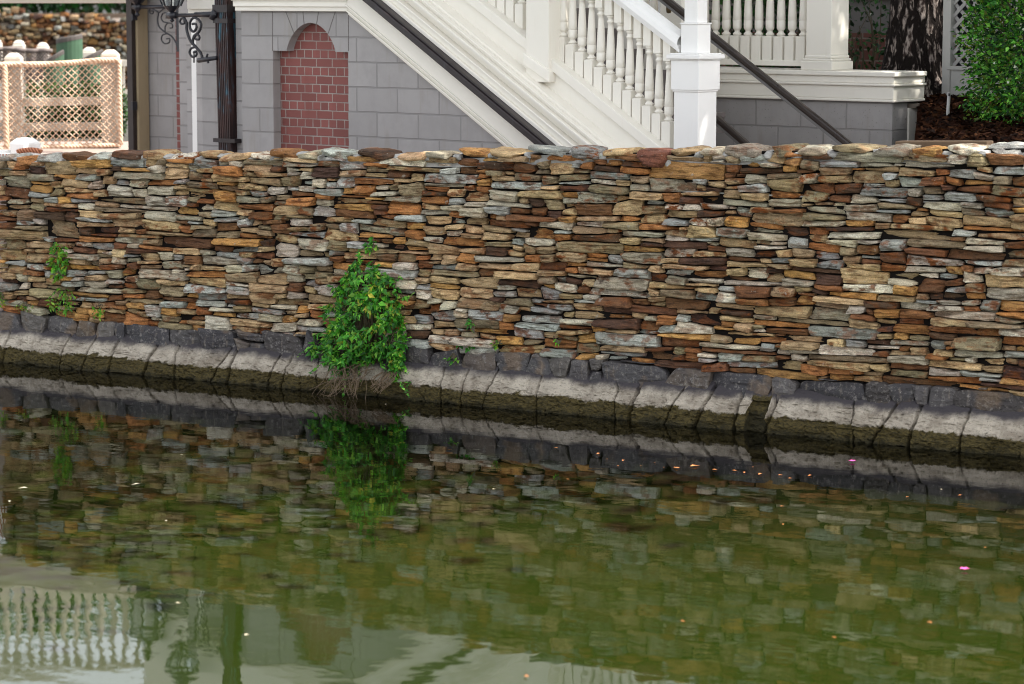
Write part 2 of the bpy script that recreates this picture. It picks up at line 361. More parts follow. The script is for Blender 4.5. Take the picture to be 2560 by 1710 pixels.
def stone(mb, r, u0, u1, zb0, zb1, zt0, zt1, front, chip=1., rr=1.):
    L = u1 - u0; T = (zt0 + zt1 - zb0 - zb1) / 2
    na = max(6, min(16, int(L / .022))); nb = max(4, min(9, int(T / .0095)))
    As = [0, 0] + [i / na for i in range(1, na)] + [1, 1]; Bs = [0, 0] + [j / nb for j in range(1, nb)] + [1, 1]
    sh0, sh1 = r.uniform(-.8, .8) * T * .5, r.uniform(-.8, .8) * T * .5
    seed = Vector((r.uniform(0, 90), r.uniform(0, 90), r.uniform(0, 90)))
    rc = [rr * r.choice((.02, .05, .1, .24)) * T * r.uniform(.6, 1.2) for _ in range(4)]
    pl = []
    for _ in range(r.choice((1, 2, 2, 3, 3, 4))):
        an = r.uniform(0, 2 * math.pi); pl.append((math.cos(an), math.sin(an) * 1.5, r.uniform(.0, .34) * (L * abs(math.cos(an)) + T * abs(math.sin(an))), r.uniform(.25, .85) * chip))
    tiltz, tiltx = r.uniform(-.7, 1.1) * chip, r.uniform(-.09, .09)
    ib = []
    for jb, b in enumerate(Bs):
        row = []
        for ia, a in enumerate(As):
            e = (ia in (0, len(As) - 1)) or (jb in (0, len(Bs) - 1))
            x = u0 + a * L + (sh0 * (b - .5) if a < .5 else sh1 * (b - .5)) * abs(2 * a - 1)
            zlo, zhi = zb0 + (zb1 - zb0) * a, zt0 + (zt1 - zt0) * a
            dl, dr_ = a * L, (1 - a) * L
            zl2 = zlo + rc[0] * max(0, 1 - dl / (rc[0] * 1.5 + 1e-6)) ** 2 * .8 + rc[1] * max(0, 1 - dr_ / (rc[1] * 1.5 + 1e-6)) ** 2 * .8
            zh2 = zhi - rc[2] * max(0, 1 - dl / (rc[2] * 1.5 + 1e-6)) ** 2 * .8 - rc[3] * max(0, 1 - dr_ / (rc[3] * 1.5 + 1e-6)) ** 2 * .8
            zn = .006 * noise.noise(Vector((x * 14, b * 2, 0)) + seed)
            z = zl2 + b * (zh2 - zl2) + zn
            if e: y = front + .11
            else:
                d = min(dl, dr_, (z - zl2) * 1.3, (zh2 - z) * 1.3); bev = .008 * (1 - sstep(d / .006))
                cu, cz = (a - .5) * L, (b - .5) * T
                cut = max([0] + [(nx_ * cu + nz_ * cz - o) * k for nx_, nz_, o, k in pl])
                q = Vector((x * 9, z * 30, 0)) + seed
                y = front + bev + min(cut, .035) + tiltz * cz * .35 + tiltx * cu * .5 + .007 * noise.noise(q) + .004 * noise.noise(q * 2.7) + .0055 * chip * (1 if noise.noise(Vector((x * 3.5, z * 62, 5)) + seed) > .08 else -1)
            row.append(mb.vert((x, y, z)))
        ib.append(row)
    for j in range(len(Bs) - 1):
        for i in range(len(As) - 1):
            q = (ib[j][i], ib[j][i + 1], ib[j + 1][i + 1], ib[j + 1][i])
            if (i + j) % 2: mb.face(q[0], q[1], q[2]); mb.face(q[0], q[2], q[3])
            else: mb.face(q[0], q[1], q[3]); mb.face(q[1], q[2], q[3])
def pack(mb, r, u0, u1, lo, hi, Lm, Tm, colf, frontf, tol=.013, gap=.0035, chip=1., ls=.42, rr=1., thin=.42):
    du = .01; n = int((u1 - u0) / du); sk = [lo(u0 + (i + .5) * du) for i in range(n)]; lim = [hi(u0 + (i + .5) * du) for i in range(n)]
    done = [False] * n
    while True:
        best = None
        for i in range(n):
            if not done[i] and (best is None or sk[i] < sk[best]): best = i
        if best is None: break
        i = best
        if sk[i] > lim[i] - .016: done[i] = True; continue
        l = i
        while l > 0 and not done[l - 1] and sk[l - 1] <= sk[i] + tol: l -= 1
        h = i
        while h < n - 1 and not done[h + 1] and sk[h + 1] <= sk[i] + tol: h += 1
        wv = h - l + 1
        nl = sk[l - 1] if l > 0 else 9; nr = sk[h + 1] if h < n - 1 else 9
        narrow = wv * du < .055
        if narrow:                                   # a narrow pocket: bridge it with a stone resting on its neighbours
            while (h - l + 1) * du < .13:
                cl = l > 0 and not done[l - 1] and sk[l - 1] < sk[i] + .07; ch = h < n - 1 and not done[h + 1] and sk[h + 1] < sk[i] + .07
                if cl and (not ch or sk[l - 1] <= sk[h + 1]): l -= 1
                elif ch: h += 1
                else: break
            wv = h - l + 1; nl = nr = 9
        L = int(max(.07, min(.52, r.lognormvariate(math.log(Lm), ls))) / du)
        T = max(.024, min(.13 if Tm < .1 else .24, r.lognormvariate(math.log(Tm), .36)))
        if wv * du < .10: T = min(T * 1.2, max(.022, min(nl, nr) - sk[i])) if min(nl, nr) < 5 else T
        if wv - L < .09 / du or narrow: L = wv
        if L > .6 / du: L = wv // 2
        T = min(T, L * du * (thin if r.random() > .07 else .9) + .012)
        left = r.random() < .5
        a, b = (l, l + L - 1) if left else (h - L + 1, h)
        base = max(sk[a:b + 1]); m = sum(sk[a:b + 1]) / L
        room = min(lim[a:b + 1]) - base
        if T > room - (.028 if rr == 1 else .08): T = room + r.uniform(-.004, .006)
        if T < .012: 
            for k in range(a, b + 1): done[k] = True
            continue
        t = r.uniform(-.085, .085) * min(L * du, .25) if r.random() < .65 else r.uniform(-.55, .55) * T
        za, zb = base + T - t / 2, base + T + t / 2
        x0, x1 = u0 + a * du, u0 + (b + 1) * du
        k3 = max(1, L // 4); zl, zr = sum(sk[a:a + k3]) / k3, sum(sk[b - k3 + 1:b + 1]) / k3
        if narrow: zl = max(zl, base - .012); zr = max(zr, base - .012)
        mb.col = colf(r); g2 = r.uniform(.4, 1.5) * gap
        stone(mb, r, x0 + g2, x1 - g2, zl + g2 * .8, zr + g2 * .8, za - g2 * .8, zb - g2 * .8, frontf(r), chip, rr)
        for k in range(a, b + 1):
            sk[k] = za + (zb - za) * (k - a + .5) / L
wall = thing('stone_wall', 'long brown dry-stone retaining wall standing in the green water', 'wall', (-.6, 0, 0))
r = random.Random(11); UR = 6.2
slate_top = lambda u: .388 + .012 * math.sin(u * 2.3) + .012 * math.sin(u * 7.1 + 1)
mb = MB()
pack(mb, r, UL - .02, UR, lambda u: slate_top(u) - .02, lambda u: TOP(u) - .046, .26, .044, pick, lambda r: -.035 + r.gauss(0, .022), tol=.018, ls=.5, gap=.0058, thin=.38)
# the short return at the left end
part('stone_facing', mb, M['stone'], wall)
mb = MB(); mb.box(UL + .05, UR, .03, .36, -.4, 1.62); mb.hexa([(UL + .05, .03, 1.62), (UR, .03, 1.62), (UR, .36, 1.62), (UL + .05, .36, 1.62), (UL + .05, .03, 1.63), (UR, .03, 2.07), (UR, .36, 2.07), (UL + .05, .36, 1.63)])
part('core', mb, M['core'], wall)  # stands in for the shadow in the gaps between stones
def slate_col(r):
    c = r.choice([(82, 80, 82), (72, 70, 74), (90, 86, 86), (66, 64, 68), (112, 106, 100), (78, 72, 70), (98, 87, 78)]); j = r.uniform(.68, .95); q = srgb(*[x * j for x in c]); return (q[0], q[1], q[2], r.random())
mb = MB(); r = random.Random(23)
pack(mb, r, UL - .06, UR, lambda u: .195 + .02 * math.sin(u * 5.3), lambda u: slate_top(u) + .004, .26, .15, slate_col, lambda r: -.062 + r.gauss(0, .006), tol=.07, gap=.008, chip=.3, rr=1.1, thin=1.0, ls=.55)
part('dark_base_course', mb, M['slate'], wall)
# concrete footing: a battered skirt, cracked every half metre
mb = MB(); r = random.Random(4); cr = []; u = UL - .2
while u < UR: cr.append((u, r.choice((-.35, -.2, -.1, .05, .1, .2, .3, .5)) * r.uniform(.6, 1), r.choice((.0045, .006, .008, .012)), r.uniform(-.03, .03) * r.choice((0, .4, 1)))); u += r.choice((.12, .22, .3, .36, .42, .55)) * r.uniform(.8, 1.2)
prof = [(-.01, .30), (-.05, .262), (-.072, .238), (-.098, .208), (-.124, .178), (-.148, .148), (-.166, .122), (-.176, .09), (-.184, .06), (-.191, .03), (-.197, 0), (-.203, -.03), (-.21, -.6)]
prof = [(a[0] + (b[0] - a[0]) * k / 3, a[1] + (b[1] - a[1]) * k / 3) for a, b in zip(prof, prof[1:-1]) for k in range(3)] + prof[-2:]
nu = int((UR - UL + .15) / .006)
for i in range(nu + 1):
    u = UL - .12 + i * .006
    k = max((c for c in cr if c[0] <= u), default=cr[0], key=lambda c: c[0]); off = k[3]
    br_ = 1 if at('W', 1846, 1050, -.28)[0] < u < at('W', 1896, 1050, -.28)[0] else 0
    mb.col = (0, 0, 0, 1) if br_ else (1, 1, 1, 1)
    for j, (y, z) in enumerate(prof):
        n_ = .024 * noise.noise(Vector((u * 3, z * 6, 1))) + .015 * noise.noise(Vector((u * 9, z * 26, 4))) + .008 * noise.noise(Vector((u * 30, z * 70, 9))) + .005 * noise.noise(Vector((u * 75, z * 130, 2)))
        dz = 0
        for c in cr:
            d = abs(u - (c[0] + c[1] * (z - .1) + .012 * noise.noise(Vector((z * 14, c[0] * 9, 0)))))
            if d < c[2] * 1.3: dz = max(dz, .06 * min(1, 2.2 * (1 - d / (c[2] * 1.3))))
        led = .05 * br_ * (1 if z < .2 else .3) + .022 * max(0, noise.noise(Vector((u * 2.2, 7, 0)))) * (1 if z < .1 + .03 * noise.noise(Vector((u * 6, 3, 3))) else 0)
        mb.vert((u, y * (1 + .045 * max(0, u)) + (n_ + off * sstep((.25 - z) / .1) + dz + led) * (1 if j > 0 else 0) + (.016 * max(0, 1 - abs(noise.noise(Vector((u * 4.5, z * 30, 6)))) / .07) if z < .2 else 0), z + (n_ * .5 if 0 < j < 30 else 0)))
np_ = len(prof)
for i in range(nu):
    for j in range(np_ - 1):
        k = i * np_ + j; mb.face(k, k + 1, k + np_ + 1, k + np_)
part('concrete_footing', mb, M['footing'], wall)
# coping stones
def rock(mb, r, cx, cy, cz, lx, ly, lz, nx=12, ny=8, nz=6, pw=5., bump=.012, chips=6):
    seed = Vector((r.uniform(0, 99), r.uniform(0, 99), r.uniform(0, 99))); idx = {}
    pls = []
    for _ in range(chips):
        d = Vector((r.gauss(0, 1), r.gauss(0, .8), r.gauss(0, .8))).normalized(); pls.append((d, r.uniform(.62, .95)))
    tz, ty, sk_ = r.uniform(-.12, .12), r.uniform(-.08, .08), r.uniform(-.3, .3)
    def V(i, j, k):
        if (i, j, k) in idx: return idx[(i, j, k)]
        p = Vector((2 * i / nx - 1, 2 * j / ny - 1, 2 * k / nz - 1))
        q = p / (abs(p.x) ** pw + abs(p.y) ** pw + abs(p.z) ** pw) ** (1 / pw)
        for d, o in pls:
            e = q.dot(d) - o * (abs(d.x) + abs(d.y) + abs(d.z)) * .80
            if e > 0: q = q - d * e
        z = q.z * lz / 2 + tz * q.x * lx / 2
        x = q.x * lx / 2 + sk_ * q.z * lz / 2
        w_ = Vector((x, q.y * ly / 2 + ty * q.x * lx, z))
        n_ = noise.noise(w_ * 11 + seed) * bump + noise.noise(Vector((w_.x * 16, w_.y * 16, w_.z * 45)) + seed) * bump * .5
        w_ += q.normalized() * n_
        idx[(i, j, k)] = mb.vert((cx + w_.x, cy + w_.y, cz + w_.z)); return idx[(i, j, k)]
    for i in range(nx):
        for j in range(ny):
            mb.face(V(i, j, 0), V(i, j + 1, 0), V(i + 1, j + 1, 0), V(i + 1, j, 0)); mb.face(V(i, j, nz), V(i + 1, j, nz), V(i + 1, j + 1, nz), V(i, j + 1, nz))
    for i in range(nx):
        for k in range(nz):
            mb.face(V(i, 0, k), V(i + 1, 0, k), V(i + 1, 0, k + 1), V(i, 0, k + 1)); mb.face(V(i, ny, k), V(i, ny, k + 1), V(i + 1, ny, k + 1), V(i + 1, ny, k))
    for j in range(ny):
        for k in range(nz):
            mb.face(V(0, j, k), V(0, j, k + 1), V(0, j + 1, k + 1), V(0, j + 1, k)); mb.face(V(nx, j, k), V(nx, j + 1, k), V(nx, j + 1, k + 1), V(nx, j, k + 1))
r = random.Random(31); u = UL + .02
mo = MB()
while u < UR - .3:
    L = r.uniform(.17, .36); T = r.uniform(.045, .08) * (1.0 if u < 0 else 1.15)
    if abs(u - 1.0) < .16: L, T = .24, .125
    mb = MB(); mb.col = pick(r)
    if abs(u - 1.0) < .16: mb.col = srgb(128, 82, 66)[:3] + (.25,)
    zt = TOP(u + L / 2) + r.uniform(-.014, .010)
    rock(mb, r, u + L / 2, .10 + r.uniform(-.02, .02), zt - T / 2, L, r.uniform(.27, .36), T, bump=.012)
    part('capstone', mb, M['cope'], wall)
    rock(mo, r, u + L + .005, .09, zt - T * .72, .09, .22, T * .75, 6, 5, 4, 3., .02, 3)
    u += L + r.uniform(-.004, .018)
mo.box(UL + .06, UR, .02, .30, 1.60, 1.61)
nseg = 60
for i in range(nseg):
    a, b = UL + .06 + (UR - UL - .06) * i / nseg, UL + .06 + (UR - UL - .06) * (i + 1) / nseg
    mo.hexa([(a, .02, TOP(a) - .12), (b, .02, TOP(b) - .12), (b, .28, TOP(b) - .12), (a, .28, TOP(a) - .12), (a, .02, TOP(a) - .055), (b, .02, TOP(b) - .055), (b, .28, TOP(b) - .05), (a, .28, TOP(a) - .05)])
part('mortar_bed', mo, M['mortar'], wall)

# ------------------------------------------------------------------ house with the arched niche (frame B)
ZB = 1.20
house = thing('stair_house', 'grey block house base with red brick arched niche under white stairs', 'house', (0, 0, ZB), 'B')
uL = U(605, 0); un0 = U(683, 0); un1 = U(871, 0); zt = Z(700, 27, 0); zs = Z(700, 127, 0); ua0 = U(717, 0); ua1 = U(839, 0); zap = Z(777, 57, 0)
SL = -.599
zline0 = Z(1100, 226, 0); uline0 = U(1100, 0, 226)
zl = lambda u: zline0 + SL * (u - uline0)        # where grey wall meets the white stair fascia
DEP = .085; mb = MB()
def quad(m, p): m.poly(p)
quad(mb, [(uL, 0, ZB), (un0, 0, ZB), (un0, 0, zt), (uL, 0, zt)])
ur = uline0 + (ZB - zline0) / SL
mb.poly([(un1, 0, ZB), (ur, 0, ZB), (0.05, 0, zl(0.05)), (0.05, 0, zt), (un1, 0, zt)])
N = 28; arc = [(ua0 + (ua1 - ua0) * (.5 - .5 * math.cos(math.pi * i / N)), 0, zs + (zap - zs) * math.sin(math.pi * i / N) ** 1.42) for i in range(N + 1)]
quad(mb, [(un0, 0, zs), (ua0, 0, zs), (ua0, 0, zt), (un0, 0, zt)]); quad(mb, [(ua1, 0, zs), (un1, 0, zs), (un1, 0, zt), (ua1, 0, zt)])
for a, b in zip(arc, arc[1:]):
    quad(mb, [a, b, (b[0], 0, zt), (a[0], 0, zt)]); quad(mb, [b, a, (a[0], DEP, a[2]), (b[0], DEP, b[2])])
quad(mb, [(un0, 0, ZB), (un0, DEP, ZB), (un0, DEP, zs), (un0, 0, zs)]); quad(mb, [(un1, 0, ZB), (un1, 0, zs), (un1, DEP, zs), (un1, DEP, ZB)])
quad(mb, [(un0, 0, zs), (un0, DEP, zs), (ua0, DEP, zs), (ua0, 0, zs)]); quad(mb, [(ua1, 0, zs), (ua1, DEP, zs), (un1, DEP, zs), (un1, 0, zs)])
quad(mb, [(uL, 0, ZB), (uL, 0, zt), (uL, 1.2, zt), (uL, 1.2, ZB)])
zrow = Z(900, 155, 0)
part('block_wall', mb, block('grey_block_wall', GREY, off=(-U(943, 0) + 0, ZB - zrow + .203 * 8), vary=.13), house)
mb = MB(); mb.box(un0 - .02, un1 + .02, DEP + .002, DEP + .1, ZB, zap + .03)
zbr = Z(780, 145, DEP)
part('brick_infill', mb, block('red_brick', srgb(136, 78, 72), bw=.186, rh=.0722, off=(-U(772, DEP) + .093 + 1.86, ZB - zbr + .0722 * 20 ), sq=.5, mort=srgb(158, 150, 144), ms=.0055, vary=.32), house)
jm = paint('joint_grey', (.13, .115, .11, 1), .8)
for (xa, ya, xb, yb) in ((714, 29, 735, 84), (757, 29, 760, 60), (796, 29, 791, 60), (838, 29, 820, 84), (681, 29, 681, 127), (871, 29, 871, 127)):
    mb = MB(); p, q = A(xa, ya, -.002), A(xb, yb, -.002); mb.hexa([(q[0] - .003, -.002, q[2]), (q[0] + .003, -.002, q[2]), (q[0] + .003, .004, q[2]), (q[0] - .003, .004, q[2]), (p[0] - .003, -.002, p[2]), (p[0] + .003, -.002, p[2]), (p[0] + .003, .004, p[2]), (p[0] - .003, .004, p[2])])
    part('arch_joint', mb, jm, house)
# white floor cornice: boards stepping out
mb = MB(); u0c = U(595, -.06, 10)
for (z0, z1, y0) in ((zt - .002, zt + .035, -.035), (zt + .035, zt + .085, -.05), (zt + .085, zt + .105, -.065), (zt + .105, zt + .30, -.055)):
    mb.box(uL - .02 + y0 * .6, .02, y0, .3, z0, z1)
part('floor_cornice', mb, M['white'], house, bevel=.004)
# set-back walls to the left, each strip on its own plane
def strip(name, pl, pr, v, mat, py=200, z1=3.6, th=.2):
    a = U(pl, v, py); b = U(pr, v, py); k = MB(); k.box(a, b, v, v + th, ZB, z1); return part(name, k, mat, house)
zj = lambda py, px, v: ZB - Z(px, py, v)
bw_far = block('far_block_wall', tuple(x * .92 for x in GREY[:3]) + (1,), off=(-U(395, 1.7) , zj(185, 400, 1.7) + .203 * 9), bw=.43, vary=.13)
strip('set_back_wall', 343, 470, 1.7, bw_far, z1=3.15)
strip('brick_reveal', 442, 455, 1.66, block('reveal_brick', srgb(128, 72, 66), bw=.2, rh=.072, mort=srgb(150, 140, 134), ms=.008), 290, 2.75)
strip('quoin_strip', 449, 480, 1.2, block('quoin_a', GREY, bw=3, off=(1.3, zj(150, 458, 1.2) + .203 * 9), vary=.10), z1=3.4)
strip('quoin_strip', 467, 500, .9, block('quoin_b', tuple(x * 1.04 for x in GREY[:3]) + (1,), bw=3, off=(1.3, zj(168, 474, .9) + .203 * 9), vary=.10), z1=3.4)
strip('door_jamb', 480, 494, .8, M['whitec'], 250, 2.9)
pm = block('pilaster_block', GREY, bw=3, off=(1.3, zj(187, 515, .35) + .207 * 9), rh=.207, vary=.10)
k = MB(); a0, a1, a2 = U(491, .41), U(505, .35), U(600, .35)
k.poly([(a0, .41, ZB), (a1, .35, ZB), (a1, .35, 2.80), (a0, .41, 2.80)]); k.poly([(a1, .35, ZB), (a2, .35, ZB), (a2, .35, 2.80), (a1, .35, 2.80)])
part('pilaster', k, pm, house)
strip('pilaster_return', 570, 640, .25, pm, z1=2.84); strip('pilaster_return', 591, 640, .12, pm, z1=2.84)
k = MB()
for (px0, px1, v, y0, h0, h1) in ((476, 640, .31, -.03, 2.775, 2.83), (478, 640, .31, -.05, 2.83, 3.2), (566, 640, .2, -.03, 2.79, 3.2)):
    k.box(U(px0, v, 10), U(px1, v, 10), v + y0, v + .3, h0, h1)
part('recess_cornice', k, M['white'], house, bevel=.004)
k = MB(); k.box(uL - .02, .02, -.05, 1.9, zt + .30, zt + .42); part('porch_floor', k, M['white'], house)
k = MB(); k.box(U(343, 1.7), U(343, 1.7) + 2.6, 1.66, 1.9, 3.15, 5.2); part('upper_wall', k, M['white'], house)

# ------------------------------------------------------------------ staircase (frame B)
stair = thing('staircase', 'white wooden staircase descending right beside grey block wall, turned balusters', 'staircase', (0, 0, ZB), 'B')
UB = 3.20; UT = -2.0
def sbar(m, u0, u1, za, zb, y0, y1):       # a board following the slope, offsets from the wall/fascia line
    m.hexa([(u0, y0, zl(u0) + za), (u1, y0, zl(u1) + za), (u1, y1, zl(u1) + za), (u0, y1, zl(u0) + za), (u0, y0, zl(u0) + zb), (u1, y0, zl(u1) + zb), (u1, y1, zl(u1) + zb), (u0, y1, zl(u0) + zb)])
P2 = 1 / 313.                              # metres per photo pixel here
yo = lambda d: (89 - d) * P2               # pixel rows above the dark strip's lower edge -> offset
mb = MB()
sbar(mb, .0, UB, yo(89), yo(81), -.025, .3); sbar(mb, .0, UB, yo(81), yo(76), -.05, .3); sbar(mb, .0, UB, yo(76), yo(66), -.035, .3); sbar(mb, .0, UB, yo(66), yo(62), -.062, .3); sbar(mb, .0, UB, yo(62), yo(8), -.05, .3); sbar(mb, .0, UB, yo(8), yo(-2), -.065, .3)
part('lower_fascia', mb, M['white'], stair, bevel=.004)
mb = MB(); sbar(mb, UT, UB, yo(0), yo(-19), -.15, -.02); sbar(mb, UT, UB, yo(-19), yo(-25), -.135, .0)
part('dark_handrail_board', mb, M['rail'], stair, bevel=.008)
mb = MB(); sbar(mb, UT, UB, yo(-25), yo(-36), -.06, .3); sbar(mb, UT, UB, yo(-36), yo(-52), -.03, .3); sbar(mb, UT, UB, yo(-52), yo(-57), -.045, .3)
sbar(mb, UT, UB, yo(-57), yo(-80), .03, .3); sbar(mb, UT, UB, yo(-80), yo(-88), -.03, .3); sbar(mb, UT, UB, yo(-88), yo(-97), .02, .3); sbar(mb, UT, UB, yo(-97), yo(-101), .0, .3); sbar(mb, UT, UB, yo(-101), yo(-109), .06, .3)
part('stringer', mb, M['white'], stair, bevel=.004)
mb = MB(); sbar(mb, UT, UB, yo(-108), yo(-160), .19, .40); part('stringer_panel', mb, M['white'], stair)
mb = MB(); sbar(mb, UT, UB, yo(-158), yo(-186), .16, .42); part('bottom_rail', mb, M['white'], stair, bevel=.006)
hr0 = yo(-432)
mb = MB(); sbar(mb, UT, UB + .03, hr0, hr0 + .03, .235, .365); sbar(mb, UT, UB + .03, hr0 + .03, hr0 + .055, .215, .385)
for k in range(7):
    a0, a1 = math.pi * k / 7, math.pi * (k + 1) / 7
    y0, y1 = .30 - .095 * math.cos(a0), .30 - .095 * math.cos(a1); z0, z1 = hr0 + .055 + .085 * math.sin(a0), hr0 + .055 + .085 * math.sin(a1)
    mb.poly([(UT, y0, zl(UT) + z0), (UB + .03, y0, zl(UB + .03) + z0), (UB + .03, y1, zl(UB + .03) + z1), (UT, y1, zl(UT) + z1)])
part('handrail', mb, M['whitec'], stair, smooth=False)
def baluster(m, x, y, zb, hb, hm, ht, wb=.082, wt=.070, slope=0):
    """square foot, turned shaft, square head; foot and head cut to the slope"""
    h = wb / 2; q = wt / 2; d = slope * h; e = slope * q
    zf = zb + hb
    m.hexa([(x - h, y - h, zb - d * 1.0 - .03), (x + h, y - h, zb + d - .03), (x + h, y + h, zb + d - .03), (x - h, y + h, zb - d - .03), (x - h, y - h, zf - .006), (x + h, y - h, zf - .006), (x + h, y + h, zf - .006), (x - h, y + h, zf - .006)])
    m.hexa([(x - h, y - h, zf - .006), (x + h, y - h, zf - .006), (x + h, y + h, zf - .006), (x - h, y + h, zf - .006)] + [(x - h * .75, y - h * .75, zf), (x + h * .75, y - h * .75, zf), (x + h * .75, y + h * .75, zf), (x - h * .75, y + h * .75, zf)])
    R0 = .034; P = [(.026, 0), (.034, .012), (.036, .024), (.033, .038), (.027, .046), (.0215, .058), (.0205, .072), (.024, .088), (.030, .096), (.031, .104), (.0335, .112), (.0355, .125), (.0355, .235), (.0335, .239), (.0335, .243), (.0355, .247)]
    P += [(.0355 - .0145 * t ** 1.3, .247 + (.86 - .247) * t) for t in (.15, .3, .45, .6, .75, .9, 1)]
    P += [(.027, .870), (.029, .885), (.029, .905), (.0225, .915), (.021, .945), (.026, .955), (.030, .965), (.030, .985), (.026, 1.0)]
    m.lathe([(rr, zf + (t * hm if t > .3 else t * hm)) for rr, t in P], x, y, 18)
    zt_ = zf + hm
    m.hexa([(x - q, y - q, zt_), (x + q, y - q, zt_), (x + q, y + q, zt_), (x - q, y + q, zt_), (x - q, y - q, zt_ + ht - e), (x + q, y - q, zt_ + ht + e), (x + q, y + q, zt_ + ht + e), (x - q, y + q, zt_ + ht - e)])
YB = .30; foot = yo(-187)
usx = [U(1408 + 24.1 * i, YB, 180) for i in range(12)]
du_ = (usx[-1] - usx[0]) / 11; x0 = usx[0]
mb = MB(); HB, HM = .175, .455; HT = hr0 - foot - HB - HM
baluster(mb, x0, YB, zl(x0) + foot, HB, HM, HT + .02, slope=SL)
bal = part('baluster', mb, M['white'], stair)
for pl in bal.data.polygons: pl.use_smooth = len(pl.vertices) == 4 and abs(pl.normal.z) < .95 and pl.area < .0012
copies(bal, stair, [(du_ * i, 0, SL * du_ * i) for i in range(1, 12)])
up = U(1305, YB, 60); k0 = (up - x0) / du_
copies(bal, stair, [(du_ * (k0 - i), 0, SL * du_ * (k0 - i)) for i in range(0, 16)])
# intermediate post and newel
def sqpost(m, u0, u1, y0, y1, z0, z1): m.box(u0, u1, y0, y1, z0, z1)
pu1 = U(1371, .13, 230); pu0 = U(1315, .13, 200)
mb = MB(); zb_ = zl(pu1) + yo(-148)
mb.box(pu0, pu1, .13, .42, zb_ - .06, zl(pu0) + hr0 + .5)
part('post', mb, M['white'], stair, bevel=.004)
mb = MB()
mb.hexa([(pu0 - .02, .11, zl(pu0) + yo(-128)), (pu1 + .02, .11, zl(pu1) + yo(-128)), (pu1 + .02, .44, zl(pu1) + yo(-128)), (pu0 - .02, .44, zl(pu0) + yo(-128)), (pu0 - .02, .11, zl(pu0) + yo(-158)), (pu1 + .02, .11, zl(pu1) + yo(-158)), (pu1 + .02, .44, zl(pu1) + yo(-158)), (pu0 - .02, .44, zl(pu0) + yo(-158))])
part('post_base', mb, M['white'], stair, bevel=.012)
VN = .18; nu1 = U(1745, VN, 300); cN = (nu1 - .115, VN + .115)
def npart(name, half, y0, y1, bev=.005, extra=None):
    zt0, zb0 = Z(1745, y0, VN), Z(1745, y1, VN); k = MB(); k.box(cN[0] - half, cN[0] + half, cN[1] - half, cN[1] + half, zb0, zt0); return k
nw = part('newel_post', npart('', .115, 225, 420), M['whitec'], stair, bevel=.005)
k = npart('', .122, 225, 240); k2 = npart('', .132, 152, 226); 
bx = part('newel_block', k2, M['whitec'], nw, bevel=.004)
part('newel_collar', npart('', .124, 224.5, 231), M['whitec'], nw, bevel=.006)
k = MB(); zz = Z(1745, 152, VN)
for (hf, h0, h1) in ((.140, 0, .012), (.158, .012, .044), (.140, .044, .054)): k.box(cN[0] - hf, cN[0] + hf, cN[1] - hf, cN[1] + hf, zz + h0, zz + h1)
part('newel_cap', k, M['whitec'], nw, bevel=.012)
z1 = zz + .054; zc = Z(1745, 60, VN)
k = MB(); k.box(cN[0] - .080, cN[0] + .080, cN[1] - .080, cN[1] + .080, z1, zc); part('newel_pedestal', k, M['whitec'], nw, bevel=.005)
k = MB(); k.box(cN[0] - .088, cN[0] + .088, cN[1] - .088, cN[1] + .088, zc - .004, zc + .008); k.box(cN[0] - .062, cN[0] + .062, cN[1] - .062, cN[1] + .062, zc + .008, zc + .75); part('newel_shaft', k, M['whitec'], nw, bevel=.004)
# treads and far side
mb = MB(); un = UT
rise = .165; go = rise / -SL
k = 0
while UT + k * go < 2.55:
    u_ = UT + k * go; zt_ = zl(u_) + yo(-120)
    mb.box(u_, u_ + go + .03, .34, 1.52, zt_ - .04, zt_); mb.box(u_ + go, u_ + go + .02, .34, 1.52, zt_ - rise, zt_ - .04); k += 1
part('treads', mb, paint('dark_tread', (.14, .12, .115, 1), .6), stair)
VF = 1.62; UFE = U(1742, 1.72, 250)
mb = MB(); sbar(mb, UT, UFE, yo(-100), yo(-186), VF - .1, VF + .1); part('far_stringer', mb, M['white'], stair, bevel=.005)
mb = MB(); sbar(mb, UT, UFE, hr0, hr0 + .10, VF - .08, VF + .08); part('far_handrail', mb, M['white'], stair, bevel=.02)
xf = U(1566, VF, 60)
mb = MB(); baluster(mb, xf, VF, zl(xf) + foot, HB, HM, HT + .02, slope=SL)
bf = part('far_baluster', mb, M['white'], stair)
for pl in bf.data.polygons: pl.use_smooth = len(pl.vertices) == 4 and abs(pl.normal.z) < .95 and pl.area < .0012
copies(bf, stair, [(du_ * i, 0, SL * du_ * i) for i in list(range(-14, 0)) + [1, 2, 3]])
mb = MB(); fu0, fu1 = U(1650, VF - .15, 60), U(1704, VF - .15, 60); mb.box(fu0, fu1, VF - .15, VF + .12, 1.3, 3.6); part('far_post', mb, M['white'], stair, bevel=.005)
